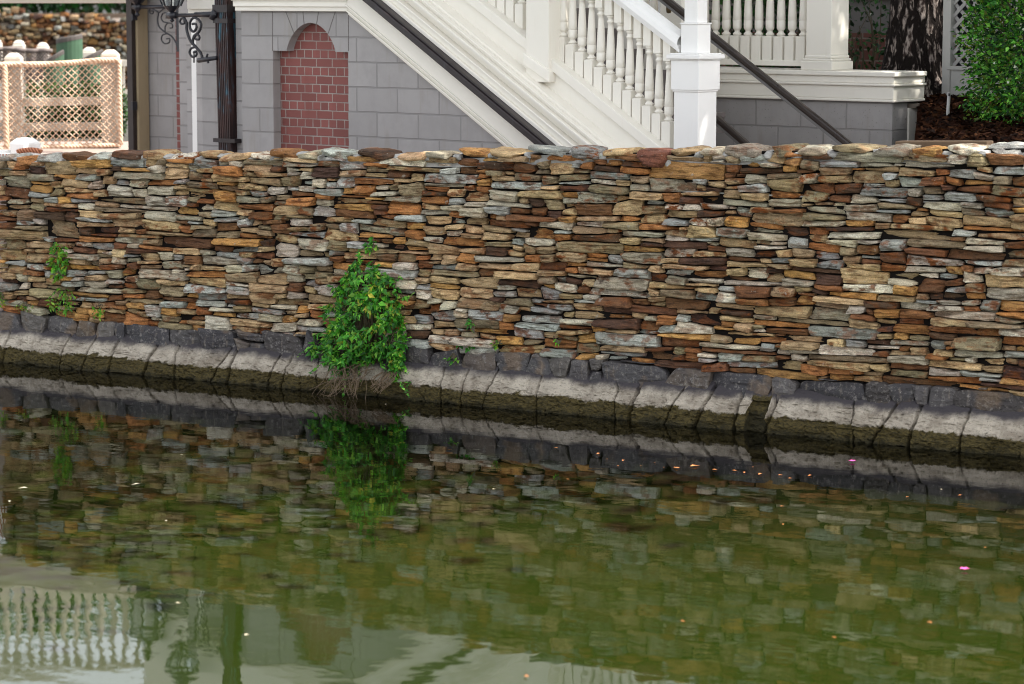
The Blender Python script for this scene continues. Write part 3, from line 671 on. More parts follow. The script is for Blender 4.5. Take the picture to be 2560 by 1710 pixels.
# metal handrails on the far side
def hrail(name, p0, p1, v, label=None):
    a, b = A(*p0, v), A(*p1, v); d = Vector(b) - Vector(a); b2 = Vector(a) + d * 1.25; a2 = Vector(a) - d * .0
    k = MB(); k.bar(a2, b2, .055, .050); k2 = MB(); off = Vector((0, -.004, -.038)); k2.bar(a2 + off, b2 + off, .03, .026)
    o = part(name, k, M['rail2'], stair, bevel=.014, label=label); part('rail_channel', k2, M['gutter2'], o)
M['rail2'] = paint('bronze_rail', (.030, .021, .018, 1), .32, .3, .1); M['gutter2'] = paint('grey_steel', (.16, .155, .155, 1), .4, .2, .1)
hrail('metal_handrail', (1610, -47), (2136, 372), 1.25); hrail('lower_metal_rail', (1700, 215), (1868, 362), 1.25)
k = MB(); p = A(1672, 18, 1.27); k.lathe([(.0, p[2] - .05), (.018, p[2] - .045), (.024, p[2] - .01), (.014, p[2] + .02), (.01, p[2] + .06)], p[0], p[1], 10); part('rail_bracket', k, paint('brass', (.12, .08, .03, 1), .35), stair, smooth=True)

# ------------------------------------------------------------------ terrace wall, cornice, column, balustrade (frame B)
ter = thing('terrace_wall', 'pitted grey block wall with white moulded cornice right of the newel', 'wall', (2.3, 2, ZB), 'B')
te = 3.985; zc0, zc1 = 2.119, 2.357
mb = MB(); mb.box(-1.2, te, 2.0, 2.215, ZB, zc0)
bt = block('pitted_block', tuple(x * 1.03 for x in GREY[:3]) + (1,), off=(-(U(1836, 2) - 2.3), ZB - Z(1836, 311, 2) + .215 * 6), bw=.445, rh=.215, pits=1, vary=.13)
part('block_wall', mb, bt, ter)
mb = MB()
for (z0, z1, o) in ((zc0, zc0 + .022, .035), (zc0 + .022, zc0 + .125, .025), (zc0 + .125, zc0 + .145, .045), (zc0 + .145, zc0 + .20, .030), (zc0 + .20, zc1, .05)):
    mb.box(-1.2, te + o, 2 - o, 2.42, z0, z1)
part('cornice', mb, M['white'], ter, bevel=.007)
col = thing('porch_column', 'square white column standing on the terrace cornice', 'column', (3.3, 2.13, zc1), 'B')
cu = U(2078, 2.0, 100); cc = (cu - .122, 2.0 + .122)
k = MB(); k.box(cc[0] - .122, cc[0] + .122, cc[1] - .122, cc[1] + .122, zc1 + .12, 4.4); part('shaft', k, M['white'], col, bevel=.005)
k = MB()
for hf, h0, h1 in ((.152, 0, .075), (.142, .075, .095), (.130, .095, .122)): k.box(cc[0] - hf, cc[0] + hf, cc[1] - hf, cc[1] + hf, zc1 + h0, zc1 + h1)
part('base', k, M['white'], col, bevel=.009)
bt_ = thing('terrace_balustrade', 'white turned balustrade between the newel and the square column', 'balustrade', (2.6, 2.13, zc1), 'B')
VB = 2.12; zr0, zr1 = Z(1900, 163, VB), Z(1900, 149, VB)
k = MB(); k.box(U(1650, VB), cc[0] - .1, VB - .05, VB + .05, zr0, zr1); part('bottom_rail', k, M['white'], bt_, bevel=.005)
k = MB(); xb = U(2008, VB, 120); baluster(k, xb, VB, zr1 + .03, .165, .52, .2, wb=.088, wt=.07); 
b1 = part('baluster', k, M['white'], bt_)
for pl in b1.data.polygons: pl.use_smooth = len(pl.vertices) == 4 and abs(pl.normal.z) < .95 and pl.area < .0014
sp = (U(2008, VB, 120) - U(1980, VB, 120))
copies(b1, bt_, [(-sp * i, 0, 0) for i in range(1, 13)] + [(sp, 0, 0)])
k = MB(); k.box(U(1650, VB), cc[0] - .1, VB - .06, VB + .06, zr1 + .03 + .165 + .52 + .19, zr1 + 1.0); part('top_rail', k, M['white'], bt_, bevel=.01)
# little white post with gutter end at the terrace corner
gp = thing('gutter_post', 'short cream post with a rusty gutter end right of terrace corner', 'post', (te + .05, 2.5, 1.8), 'B')
zg = Z(2300, 270, 2.3)
k = MB(); k.box(te - .2, te + .012, 2.222, 2.385, 1.6, zg); part('shaft', k, M['white'], gp, bevel=.004)
k = MB(); k.hexa([(te - .12, 2.25, zg), (te + .06, 2.25, zg), (te + .06, 2.40, zg), (te - .12, 2.40, zg), (te - .12, 2.24, zg + .035), (te + .10, 2.24, zg + .035), (te + .10, 2.42, zg + .035), (te - .12, 2.42, zg + .035)]); part('gutter_end', k, M['gutter'], gp)

# ------------------------------------------------------------------ downpipe and lanterns (frame B)
dp = thing('downpipe', 'fluted dark downpipe with teal patina before grey pilaster', 'downpipe', (U(560, .05), .05, ZB), 'B')
def lean(py): return (py - 100) * .024
k = MB(); v = .05
pa, pb = U(537, v, 60), U(573, v, 60); ww = pb - pa; ln = .06
def prism_lean(k, x0, x1, y0, y1, z0, z1):
    f = lambda z: (2.7 - z) * .022
    k.hexa([(x0 + f(z0), y0, z0), (x1 + f(z0), y0, z0), (x1 + f(z0), y1, z0), (x0 + f(z0), y1, z0), (x0 + f(z1), y0, z1), (x1 + f(z1), y0, z1), (x1 + f(z1), y1, z1), (x0 + f(z1), y1, z1)])
prism_lean(k, pa, pb - .02, v + .008, v + .10, ZB, 4.2)
for i in range(7): a = pa + (ww - .02) * (i + .15) / 7; prism_lean(k, a, a + (ww - .02) / 7 * .6, v, v + .012, ZB, 4.2)
part('pipe', k, M['pipe'], dp)
k = MB(); zc_ = Z(555, 351, v); prism_lean(k, pa - .05, pb + .04, v - .012, v + .11, zc_ - .017, zc_ + .017); part('clamp', k, M['rail'], dp); k = MB(); prism_lean(k, pa - .012, pb - .008, v - .012, v + .11, Z(555, 52, v) - .02, Z(555, 52, v) + .02)
prism_lean(k, pa - .012, pb - .008, v - .014, v + .11, Z(555, 30, v) - .003, Z(555, 12, v))
part('clamp', k, M['rail'], dp)
def spiral(cx, cz, r0, turns, start, direc, v, n=26, r1=.12):
    return [(cx + r0 * (1 - (1 - r1) * t / n) * math.cos(start + direc * turns * 2 * math.pi * t / n), v, cz + r0 * (1 - (1 - r1) * t / n) * math.sin(start + direc * turns * 2 * math.pi * t / n)) for t in range(n + 1)]
def pxpath(pts, v): return [A(x, y, v) for x, y in pts]
def smoothp(pts, n=6):
    P = [Vector(p) for p in pts]; o = []
    for i in range(len(P) - 1):
        p0, p1, p2, p3 = P[max(0, i - 1)], P[i], P[i + 1], P[min(len(P) - 1, i + 2)]
        for k in range(n):
            t = k / n; o.append(.5 * ((2 * p1) + (-p0 + p2) * t + (2 * p0 - 5 * p1 + 4 * p2 - p3) * t * t + (-p0 + 3 * p1 - 3 * p2 + p3) * t ** 3))
    o.append(P[-1]); return o
def lantern(root, u, v, z, s=1., six=6, hang=False):
    k = MB(); k.lathe([(.004, z - .115 * s), (.022 * s, z - .10 * s), (.010 * s, z - .08 * s), (.03 * s, z - .05 * s), (.012 * s, z - .03 * s), (.05 * s, z), (.075 * s, z + .03 * s)], u, v, 10); o = part('lamp_holder', k, M['black'], root)
    k = MB(); k.lathe([(.075 * s, z + .03 * s), (.115 * s, z + .12 * s), (.135 * s, z + .24 * s), (.13 * s, z + .30 * s)], u, v, six); part('glass', k, M['glass'], o)
    k = MB()
    for q in range(six):
        a = 2 * math.pi * q / six; pts = [(u + rr * math.cos(a), v + rr * math.sin(a), zz_) for rr, zz_ in ((.078 * s, z + .03 * s), (.118 * s, z + .12 * s), (.138 * s, z + .24 * s), (.133 * s, z + .31 * s))]; k.tube(pts, .008 * s, 5)
    k.lathe([(.15 * s, z + .30 * s), (.15 * s, z + .325 * s), (.09 * s, z + .39 * s), (.05 * s, z + .41 * s), (.045 * s, z + .46 * s), (.015 * s, z + .48 * s), (.02 * s, z + .52 * s), (.003, z + .57 * s)], u, v, six); part('cage', k, M['black'], o)
l2 = thing('wall_lantern', 'glass lantern on a scrolled black bracket fixed to the downpipe', 'lantern', A(540, 40, .04), 'B')
v2 = .04; k = MB()
pA = A(541, 37, v2); pB = A(424, 39, v2); k.tube([pA, A(520, 37, v2), pB], .017, 8); k.tube(pxpath([(536, 36), (488, 36)], v2), .027, 8, .02); k.tube(pxpath([(538, 28), (530, 47)], v2), .03, 8); k.tube(pxpath([(440, 38), (420, 39)], v2), .03, 8)
part('arm', k, M['black'], l2, smooth=True)
k = MB()
k.tube(smoothp(pxpath([(457, 44), (466, 55), (467, 75), (475, 100), (490, 118), (502, 133), (506, 146)], v2)), .013, 6)
k.tube(smoothp(pxpath([(463, 46), (453, 47), (450, 55), (455, 60), (462, 57), (460, 51)], v2)), .010, 6)
k.tube(smoothp(pxpath([(482, 113), (484, 92), (497, 80), (503, 62), (495, 48), (483, 45), (475, 57), (476, 72), (484, 79), (491, 70), (489, 60), (481, 60)], v2)), .012, 6)
k.tube(smoothp(pxpath([(484, 98), (492, 86), (499, 92), (497, 99), (489, 98)], v2)), .010, 6)
k.tube(smoothp(pxpath([(489, 118), (478, 121), (474, 132), (481, 142), (491, 138), (490, 129), (484, 131)], v2)), .011, 6)
k.tube(pxpath([(485, 128), (485, 157)], v2), .007, 6); k.tube(pxpath([(496, 151), (541, 145)], v2), .022, 8, .017); k.tube(smoothp(pxpath([(519, 135), (516, 146), (521, 157)], v2)), .010, 6)
part('scroll', k, M['black'], l2, smooth=True)
pL = A(430, 39, v2); lantern(l2, pL[0], pL[1], pL[2] + .055, 1.0, 8)
l1 = thing('wall_lantern', 'black lantern at the far left end of a thin scrolled wall bracket', 'lantern', A(446, 60, 1.5), 'B')
v1 = 1.5; k = MB(); k.tube(pxpath([(447, 16), (334, 18)], v1), .018, 8); k.tube(pxpath([(352, 17), (333, 18)], v1), .026, 8); part('arm', k, M['black'], l1, smooth=True)
k = MB(); q0, q1 = A(443, 129, v1), A(450, -40, v1); k.box(q0[0], q1[0], v1 - .01, v1 + .03, q0[2], q1[2]); part('back_plate', k, M['black'], l1)
k = MB()
k.tube(smoothp(pxpath([(379, 21), (390, 27), (396, 33), (394, 50), (398, 67), (412, 80), (428, 90), (438, 103), (443, 118)], v1)), .008, 6)
k.tube(smoothp(pxpath([(381, 20), (373, 25), (375, 33), (382, 34), (383, 28), (378, 27)], v1)), .007, 6)
k.tube(smoothp(pxpath([(425, 21), (408, 23), (398, 32)], v1)), .007, 6)
k.tube(smoothp(pxpath([(413, 80), (413, 66), (420, 58), (430, 60), (431, 69), (425, 70)], v1)), .007, 6)
k.tube(smoothp(pxpath([(420, 57), (408, 54), (403, 44), (408, 33), (419, 33), (423, 42), (415, 45)], v1)), .007, 6)
k.tube(smoothp(pxpath([(418, 84), (406, 88), (404, 100), (412, 109), (423, 106), (424, 97), (416, 97)], v1)), .007, 6)
part('scroll', k, M['black'], l1, smooth=True)
pL = A(343, 18, v1); lantern(l1, pL[0], pL[1], pL[2] + .05, 1.25, 6)
bp = thing('dark_porch_post', 'slim brown-black post at the left edge of the grey house', 'post', A(326, 378, 1.5), 'B')
k = MB(); k.box(U(318, 1.5), U(331, 1.5), 1.5, 1.6, ZB, 2.95); part('shaft', k, M['brownpost'], bp)
k = MB(); k.box(U(331, 1.55), U(346, 1.55), 1.55, 1.68, ZB, 2.95); part('tan_trim', k, M['tan'], bp)
k = MB(); q = A(336, 262, 1.5); k.box(q[0] - .01, q[0] + .02, 1.46, 1.52, q[2] - .05, q[2] + .03); part('latch', k, M['black'], bp); k = MB(); q = A(336, 43, 1.5); k.box(q[0] - .01, q[0] + .02, 1.46, 1.52, q[2] - .03, q[2] + .03); part('latch', k, M['black'], bp)

# ------------------------------------------------------------------ left background (frame V: x across the view, y depth)
def V_(px, py, D): return at('V', px, py, D)
dk = thing('white_footbridge', 'white beam with turned balustrade crossing at top left', 'footbridge', V_(150, 0, 28.8), 'V')
xL, xR = V_(-400, 0, 28.8)[0], V_(336, 0, 28.8)[0]; zb_ = V_(150, 8, 28.8)[2]
k = MB(); k.box(xL, xR, 28.8, 29.05, zb_, zb_ + .08); k.box(xL, xR, 28.76, 29.08, zb_ + .08, zb_ + .30); k.box(xL, xR, 28.72, 29.1, zb_ + .30, zb_ + .36); part('beam', k, M['fence'], dk, bevel=.006)  # the darker cream stands in for shade on the bridge
k = MB(); baluster(k, xR - .1, 28.9, zb_ + .42, .16, .52, .16); b2 = part('baluster', k, M['fence'], dk); copies(b2, dk, [(-.125 * i, 0, 0) for i in range(1, 28)])
k = MB(); k.box(xL, xR, 28.82, 28.98, zb_ + 1.24, zb_ + 1.34); part('top_rail', k, M['fence'], dk)
k = MB(); k.box(xR - .02, xR + .2, 28.8, 29.0, zb_ - 0.0, zb_ + 1.6); part('end_post', k, M['fence'], dk)

def fpost(k, px0, px1, ytop, ybot, D, dz=.0):
    a, b = V_(px0, ytop, D), V_(px1, ytop, D); w_ = b[0] - a[0]; z0 = 1.33; t = a[2]
    k.box(a[0], b[0], D - w_ / 2, D + w_ / 2, z0, t - .05); c = w_ * .28
    k.hexa([(a[0], D - w_ / 2, t - .05), (b[0], D - w_ / 2, t - .05), (b[0], D + w_ / 2, t - .05), (a[0], D + w_ / 2, t - .05), (a[0] + c, D - w_ / 2 + c, t), (b[0] - c, D - w_ / 2 + c, t), (b[0] - c, D + w_ / 2 - c, t), (a[0] + c, D + w_ / 2 - c, t)])
DF = 29.9
fe = thing('rope_net_fence', 'sunlit white rail fence hung with tan rope netting at left', 'fence', V_(150, 372, DF), 'V')
for x0_, x1_, yt in ((13, 55, 132), (254, 297, 124), (-230, -188, 140)):
    k = MB(); fpost(k, x0_, x1_, yt, 372, DF); part('post', k, M['fence'], fe, bevel=.01)
for ya, yb in ((153, 163), (244, 264), (307, 326)):
    k = MB(); a, b = V_(-230, yb + 6, DF + .02), V_(275, yb - 2, DF + .02); t = (yb - ya) / 234; k.hexa([(a[0], DF - .03, a[2]), (b[0], DF - .03, b[2]), (b[0], DF + .05, b[2]), (a[0], DF + .05, a[2]), (a[0], DF - .03, a[2] + t), (b[0], DF - .03, b[2] + t), (b[0], DF + .05, b[2] + t), (a[0], DF + .05, a[2] + t)])
    part('rail', k, M['fence'], fe)
k = MB(); vN = DF - .12; TL, TR, BR, BL = V_(-230, 172, vN), V_(298, 148, vN), V_(298, 362, vN), V_(-230, 378, vN)
def bil(s, t):
    x = TL[0] + (TR[0] - TL[0]) * s; zt_, zb2 = TL[2] + (TR[2] - TL[2]) * s, BL[2] + (BR[2] - BL[2]) * s
    return (x, vN - .02 * math.sin(t * 3.1) + .02 * math.sin(s * 40), zt_ + (zb2 - zt_) * t - .03 * (1 - t) * math.sin(math.pi * ((s * 2.18) % 1)) * .6)
NS, NT = 31, 12.6
def netline(off, dr):
    pts = []
    for q in range(0, 27):
        t = q / 26; s = (off + dr * t * NT) / NS
        if 0 <= s <= 1: pts.append(bil(s, t))
    if len(pts) > 2: k.tube(pts, 0.0062 if dr < 0 else .0046, 5)
for o in range(-14, NS + 14): netline(o, 1); netline(o, -1)
part('rope_net', k, M['rope'], fe, smooth=True)
k = MB(); k.tube([bil(i / 60, 0) for i in range(61)], .03, 7); k.tube([bil(i / 60, 1) for i in range(61)], .026, 7); k.tube([bil(1, i / 20) for i in range(21)], .024, 7); k.tube([bil(.46, i / 20) for i in range(21)], .03, 7)
part('border_rope', k, M['rope'], fe, smooth=True)
DB = 36.
fb = thing('back_rope_fence', 'row of white fence posts with grey netting behind the rope fence', 'fence', V_(150, 200, DB), 'V')
for x0_, x1_, yt in ((-26, 4, 96), (32, 62, 100), (92, 122, 106), (206, 240, 118)):
    k = MB(); fpost(k, x0_, x1_, yt, 250, DB); part('post', k, M['fence'], fb, bevel=.02)
k = MB(); TL, TR, BR, BL = V_(-60, 116, DB - .1), V_(130, 126, DB - .1), V_(130, 200, DB - .1), V_(-60, 200, DB - .1); vN = DB - .1; NS, NT = 22, 9.
def netl(off, dr):
    pts = []
    for q in range(0, 15):
        t = q / 14; s = (off + dr * t * NT) / NS
        if 0 <= s <= 1: pts.append(bil(s, t))
    if len(pts) > 2: k.tube(pts, .008, 5)
for o in range(-10, NS + 10): netl(o, 1); netl(o, -1)
k.tube([bil(i / 30, 0) for i in range(31)], .03, 6)
part('rope_net', k, paint('grey_rope', (.16, .13, .12, 1), .9), fb, smooth=True)
k = MB(); a, b = V_(285, 240, DB), V_(340, 240, DB); k.box(a[0], b[0], DB, DB + .1, a[2], a[2] + .08); k.box(a[0], b[0], DB, DB + .1, a[2] + .38, a[2] + .46); k.box(a[0] + .05, a[0] + .12, DB + .1, DB + .16, 1.33, a[2] + .46); part('rail', k, M['fence'], fb)
for (px, wpx, ylo, yhi, lab, dd) in ((173, 66, 97, 84, 'tallest weathered green piling with flat dark top behind the rope fence', 33.2), (134, 52, 156, 122, 'lower green piling cut aslant, left of the tall one', 32.6), (227, 62, 152, 121, 'lower green piling cut aslant, right of the tall one', 32.6)):
    c0 = V_(px, yhi, dd); rr = wpx / 2 / (F / dd); t = thing('green_piling', lab, 'piling', (c0[0], dd, 1.33), 'V', 'green pilings behind the rope fence')
    k = MB(); n = 20; lo_, hi_ = V_(px, ylo, dd)[2], c0[2]
    f = lambda x: lo_ + (hi_ - lo_) * (x + rr) / (2 * rr)
    bot = [k.vert((c0[0] + rr * math.cos(2 * math.pi * i / n), dd + rr * math.sin(2 * math.pi * i / n), 1.33)) for i in range(n)]
    top = [k.vert((c0[0] + rr * math.cos(2 * math.pi * i / n), dd + rr * math.sin(2 * math.pi * i / n), f(rr * math.cos(2 * math.pi * i / n)) - .06)) for i in range(n)]
    for i in range(n): k.face(bot[i], bot[(i + 1) % n], top[(i + 1) % n], top[i])
    k.f.append(tuple(top)); part('shaft', k, M['pile'], t, smooth=False)
    k = MB(); b0 = [k.vert((c0[0] + rr * 1.02 * math.cos(2 * math.pi * i / n), dd + rr * 1.02 * math.sin(2 * math.pi * i / n), f(rr * math.cos(2 * math.pi * i / n)) - .06)) for i in range(n)]
    t0 = [k.vert((c0[0] + rr * 1.0 * math.cos(2 * math.pi * i / n), dd + rr * math.sin(2 * math.pi * i / n), f(rr * math.cos(2 * math.pi * i / n)))) for i in range(n)]
    for i in range(n): k.face(b0[i], b0[(i + 1) % n], t0[(i + 1) % n], t0[i])
    k.f.append(tuple(t0)); part('dark_cap', k, M['cap'], t, bevel=.02)
# near-left white posts at the wall's end
np1 = thing('white_corner_post', 'white chamfered post top behind the left end of the wall', 'post', at('B', 62, 380, .15), 'B')
def B_(px, py, v): return at('B', px, py, v)
k = MB(); q1 = U(59, .1, 360) + 0; hw = .105; t = Z(59, 350, .1); k.box(q1 - 2 * hw, q1, .1, .1 + 2 * hw, 1.3, t - .035); c = .05
k.hexa([(q1 - 2 * hw, .1, t - .035), (q1, .1, t - .035), (q1, .1 + 2 * hw, t - .035), (q1 - 2 * hw, .1 + 2 * hw, t - .035), (q1 - 2 * hw + c, .1 + c, t + .012), (q1 - c, .1 + c, t + .012), (q1 - c, .1 + 2 * hw - c, t + .012), (q1 - 2 * hw + c, .1 + 2 * hw - c, t + .012)])
part('shaft', k, M['whitec'], np1, bevel=.008)
k = MB(); 
for ph in (0, 2.1, 4.2):
    pts = []
    for i in range(60):
        s = i / 59; p = B_(45 + 57 * s, 379 - 4 * math.sin(s * 3), .02); a = ph + s * 30; pts.append((p[0], p[1] + .013 * math.cos(a), p[2] + .013 * math.sin(a)))
    k.tube(pts, .013, 6)
part('twisted_rope', k, M['redrope'], np1, smooth=True)
np2 = thing('white_fence_end', 'white boards with diagonal rope past the left end of the stone wall', 'fence', at('W', -10, 540, .55), 'W')
k = MB(); a = at('W', 22, 385, .5); b = at('W', 22, 432, .5); x1_ = a[0]; k.box(x1_ - 1.5, x1_, .5, .62, b[2], a[2]); k.box(x1_ - 1.5, x1_ - .02, .5, .6, at('W', 10, 690, .5)[2], at('W', 10, 532, .5)[2]); k.box(x1_ - .3, x1_ - .14, .52, .68, 1.0, a[2] + .02); part('boards', k, M['whitec'], np2)
k = MB(); k.box(x1_ - 1.5, x1_ - .03, .58, .64, .6, b[2] - .005); part('shaded_panel', k, paint('lavender_shade_white', (.30, .29, .36, 1), .7), np2)  # lavender grey puts shade into the white fence's colour
k = MB()
for i in range(6): p, q = at('W', 16 - i * 8, 385, .48), at('W', 4 - i * 8, 545, .48); k.tube([p, q], .006, 5)
part('rope', k, M['redrope'], np2)
# far rubble wall with a hedge
DW = 45.; fw = thing('far_rubble_wall', 'blurred tan rubble stone wall far behind the rope fence', 'wall', V_(150, 200, DW), 'V')
k = MB(); r = random.Random(77)
x = V_(-500, 0, DW)[0]; xe = V_(420, 0, DW)[0]
zt0_ = V_(0, 18, DW)[2]; sl_ = (V_(290, 36, DW)[2] - zt0_) / (V_(290, 36, DW)[0] - V_(0, 18, DW)[0]); xz = V_(0, 18, DW)[0]
z = 1.2; row = 0
while z < 3.0:
    h = r.uniform(.045, .085); x = V_(-500, 0, DW)[0] + r.uniform(0, .2)
    while x < xe:
        L = r.uniform(.05, .17)
        if z + h < zt0_ + sl_ * (x - xz):
            k.col = pick(r); k.col = tuple(c * .5 for c in k.col[:3]) + (.3,)
            if r.random() < .12: k.col = srgb(120, 84, 50)
            j = r.uniform(-.035, .035); rock(k, r, x + L / 2, DW + j, z + h / 2 + r.uniform(-.025, .025), L * 1.02, .2, h * 1.15, 3, 2, 3, 7., .014, 3)
        x += L
    z += h * .96
part('stones', k, M['stone'], fw)
k = MB(); k.box(V_(-500, 0, DW)[0], xe, DW + .02, DW + .5, 1.2, zt0_ - .1); part('core', k, paint('earth_core', (.10, .07, .05, 1), .9), fw)

# ------------------------------------------------------------------ plants
def leaf(m, p, d, n, L, W, col, fold=.25, droop=.15):
    d = d.normalized(); s = d.cross(n); s = s.normalized() if s.length > 1e-6 else Vector((1, 0, 0)); n = s.cross(d).normalized()
    m.col = col; b = m.vert(p); l1 = m.vert(p + d * L * .38 + s * W * .5 + n * W * fold); r1 = m.vert(p + d * L * .38 - s * W * .5 + n * W * fold)
    md = m.vert(p + d * L * .45 - n * L * droop * .3); t = m.vert(p + d * L - n * L * droop)
    m.face(b, md, l1); m.face(b, r1, md); m.face(l1, md, t); m.face(r1, t, md)
def gcol(r, pal, j=.2):
    c = r.choice(pal); q = r.uniform(1 - j, 1 + j); c = srgb(*[min(255, x * q) for x in c]); return c
VINE = [(66, 136, 44), (78, 152, 50), (56, 120, 42), (100, 168, 56), (46, 100, 38), (128, 180, 70)]
YEL = [(150, 158, 60), (176, 168, 70), (120, 146, 56)]
def inpoly(x, y, P):
    c = False; j = len(P) - 1
    for i in range(len(P)):
        if (P[i][1] > y) != (P[j][1] > y) and x < (P[j][0] - P[i][0]) * (y - P[i][1]) / (P[j][1] - P[i][1]) + P[i][0]: c = not c
        j = i
    return c
def plant(name, label, cat, base_px, poly, count, size, r, bulge=.22, yel=.08, ycen=None, group=None, pal=VINE, fr0=-.03):
    b = at('W', base_px[0], base_px[1], -.1); root = thing(name, label, cat, b, 'W', group); m = MB(); xs = [p[0] for p in poly]; ys = [p[1] for p in poly]; cx, cy = sum(xs) / len(xs), sum(ys) / len(ys)
    st = MB(); n = 0; pts = []
    while n < count:
        x, y = r.uniform(min(xs), max(xs)), r.uniform(min(ys), max(ys))
        if not inpoly(x + r.gauss(0, 5) * (count > 500), y + r.gauss(0, 5) * (count > 500), poly): continue
        if count > 500 and noise.noise(Vector((x * .028, y * .028, 8))) + .5 * noise.noise(Vector((x * .07, y * .07, 3))) < -.08 and r.random() < .92: continue
        # distance to the outline decides how far the plant may stand off the wall
        dmin = min(math.hypot(x - (p[0] + (q[0] - p[0]) * k / 5), y - (p[1] + (q[1] - p[1]) * k / 5)) for p, q in zip(poly, poly[1:] + poly[:1]) for k in range(5))
        off = bulge * min(1, dmin / 60.) ** .6
        foot = max(0, (y - 880) / 100.) * .10 if y > 880 else 0
        v = -(.05 + foot + off * r.uniform(.1, 1) * (.75 + .5 * noise.noise(Vector((x * .035, y * .035, 2)))))
        p = Vector(at('W', x, y, v)); out = Vector(((x - cx) / 260., -.55, -.15 + r.uniform(-.5, .35)))
        d = (out + Vector((r.gauss(0, .75), r.gauss(0, .45), r.gauss(-.2, .55)))).normalized(); nn = Vector((r.gauss(0, .7), r.gauss(-.6, .5), r.gauss(.8, .5)))
        yy = yel * (1.6 if ycen and math.hypot(x - ycen[0], y - ycen[1]) < ycen[2] else .6)
        c = gcol(r, YEL if r.random() < yy else pal); L = size * r.choice((.6, .8, 1, 1.1, 1.4)) * r.uniform(.85, 1.15)
        leaf(m, p, d, nn, L, L * r.uniform(.5, .68), c); n += 1
        if r.random() < .3: pts.append(p)
    if count > 500:
        for q in range(26):
            a_ = r.choice(poly); d0 = Vector((a_[0] - cx, a_[1] - cy - 40)).normalized(); ln = r.uniform(14, 42); o_ = []
            for t_ in range(7):
                x, y = a_[0] + d0.x * ln * t_ / 6 - 6 * d0.x, a_[1] + d0.y * ln * t_ / 6 + .010 * ln * t_ * t_; p = Vector(at('W', x, y, -.10 - .04 * math.sin(q) - (max(0, (y - 880) / 100.) * .16)))
                o_.append(p); d = Vector((r.gauss(d0.x, .7), r.gauss(-.5, .3), r.gauss(-.2, .5)))
                L = size * r.uniform(.5, 1.1); leaf(m, p, d, Vector((r.gauss(0, .6), -.6, .8)), L, L * .58, gcol(r, pal))
            st.tube(smoothp(o_, 2), .002, 4, .001)
    part('leaves', m, M['leaf'], root)
    bv = Vector(b) + Vector((0, .03, .02))
    for p in pts[:max(6, count // 14)]:
        mid = bv.lerp(p, .55) + Vector((r.uniform(-.04, .04), .04, r.uniform(0, .05))); mid.y = min(mid.y, -.06)
        st.tube(smoothp([bv, mid, p], 4), .004, 4, .0018)
    part('stems', st, M['stem'], root); return root
r = random.Random(3)
VP = [(815, 668), (838, 652), (862, 668), (880, 690), (905, 700), (930, 688), (978, 692), (975, 720), (990, 748), (1012, 752), (1014, 795), (1006, 830), (1010, 880), (1012, 930), (985, 960), (940, 905), (905, 908), (880, 920), (850, 905), (835, 935), (815, 935), (800, 900), (785, 870), (792, 840), (812, 815), (818, 770), (842, 735), (860, 715), (868, 700), (840, 690)]
VP = [(900, 650), (925, 655), (940, 672), (975, 690), (990, 710), (988, 735), (1008, 750), (1014, 790), (1008, 840), (1014, 880), (1008, 920), (1002, 955), (982, 955), (975, 915), (955, 905), (925, 902), (900, 915), (872, 928), (845, 938), (830, 925), (812, 900), (800, 880), (785, 890), (778, 872), (795, 845), (815, 815), (815, 775), (828, 762), (848, 765), (842, 735), (845, 720), (862, 712), (866, 690), (885, 670)]
vine = plant('climbing_vine', 'large bushy green vine with yellowing leaves growing from the wall foot', 'vine', (905, 935), VP, 3000, .043, r, .34, .085, (960, 770, 70))
k = MB()
for i in range(46):
    x0_ = r.uniform(850, 925); y0_ = r.uniform(905, 930); sw = r.uniform(-95, 12) - (x0_ - 880) * .2
    ph = r.uniform(0, 6); am = r.uniform(4, 22); pts = [at('W', x0_ + sw * t + am * math.sin(t * 4.5 + ph), y0_ + (r.uniform(35, 85) + 10) * t ** 1.2 * (1 - .15 * math.sin(i)), -.14 - .24 * min(1, t * 1.15) - .03 * math.sin(i * 1.7)) for t in (0, .25, .5, .75, 1)]
    pts = [(a, b, max(c, -.02)) for a, b, c in pts]; k.tube(smoothp(pts, 4), r.uniform(.0022, .0042), 4, .0012)
for i in range(22):
    x0_ = r.uniform(955, 995); pts = [at('W', x0_ - r.uniform(5, 60) * t, 930 + r.uniform(30, 55) * t, -.16 - .20 * t) for t in (0, .5, 1)]; k.tube(smoothp(pts, 4), .004, 4, .002)
part('dry_roots', k, M['twig'], vine)
def blob(cx, cy, w_, h_, n=10): return [(cx + w_ * math.cos(2 * math.pi * i / n) * r.uniform(.75, 1.15), cy + h_ * math.sin(2 * math.pi * i / n) * r.uniform(.75, 1.15)) for i in range(n)]
BR = [(86, 150, 46), (104, 160, 52), (70, 132, 44), (130, 164, 60)]
plant('wall_weed', 'bright green weed tuft in stone joints at upper left of the wall', 'weed', (150, 700), blob(148, 652, 24, 56), 150, .042, r, .08, .12, pal=BR)
plant('wall_weed', 'trailing green sprig hanging over the dark base stones below the left tuft', 'weed', (150, 745), blob(155, 755, 38, 34) , 95, .036, r, .05, .05, pal=BR)
plant('wall_weed', 'small sprig with yellow leaves on the dark stones right of the trailing sprig', 'weed', (245, 770), blob(247, 783, 18, 16), 26, .034, r, .05, .35, pal=BR)
plant('wall_weed', 'low yellowish weed at the dark base course near the left edge', 'weed', (62, 772), blob(62, 768, 30, 10), 60, .020, r, .05, .5, pal=BR)
plant('wall_weed', 'green weed cut by the left edge of the picture beside the wall', 'weed', (2, 745), blob(3, 755, 9, 28), 36, .03, r, .05, .2, pal=BR)
plant('wall_weed', 'slender sprig growing in joints just above the big vine', 'weed', (928, 628), blob(930, 612, 15, 24), 34, .040, r, .07, .02)
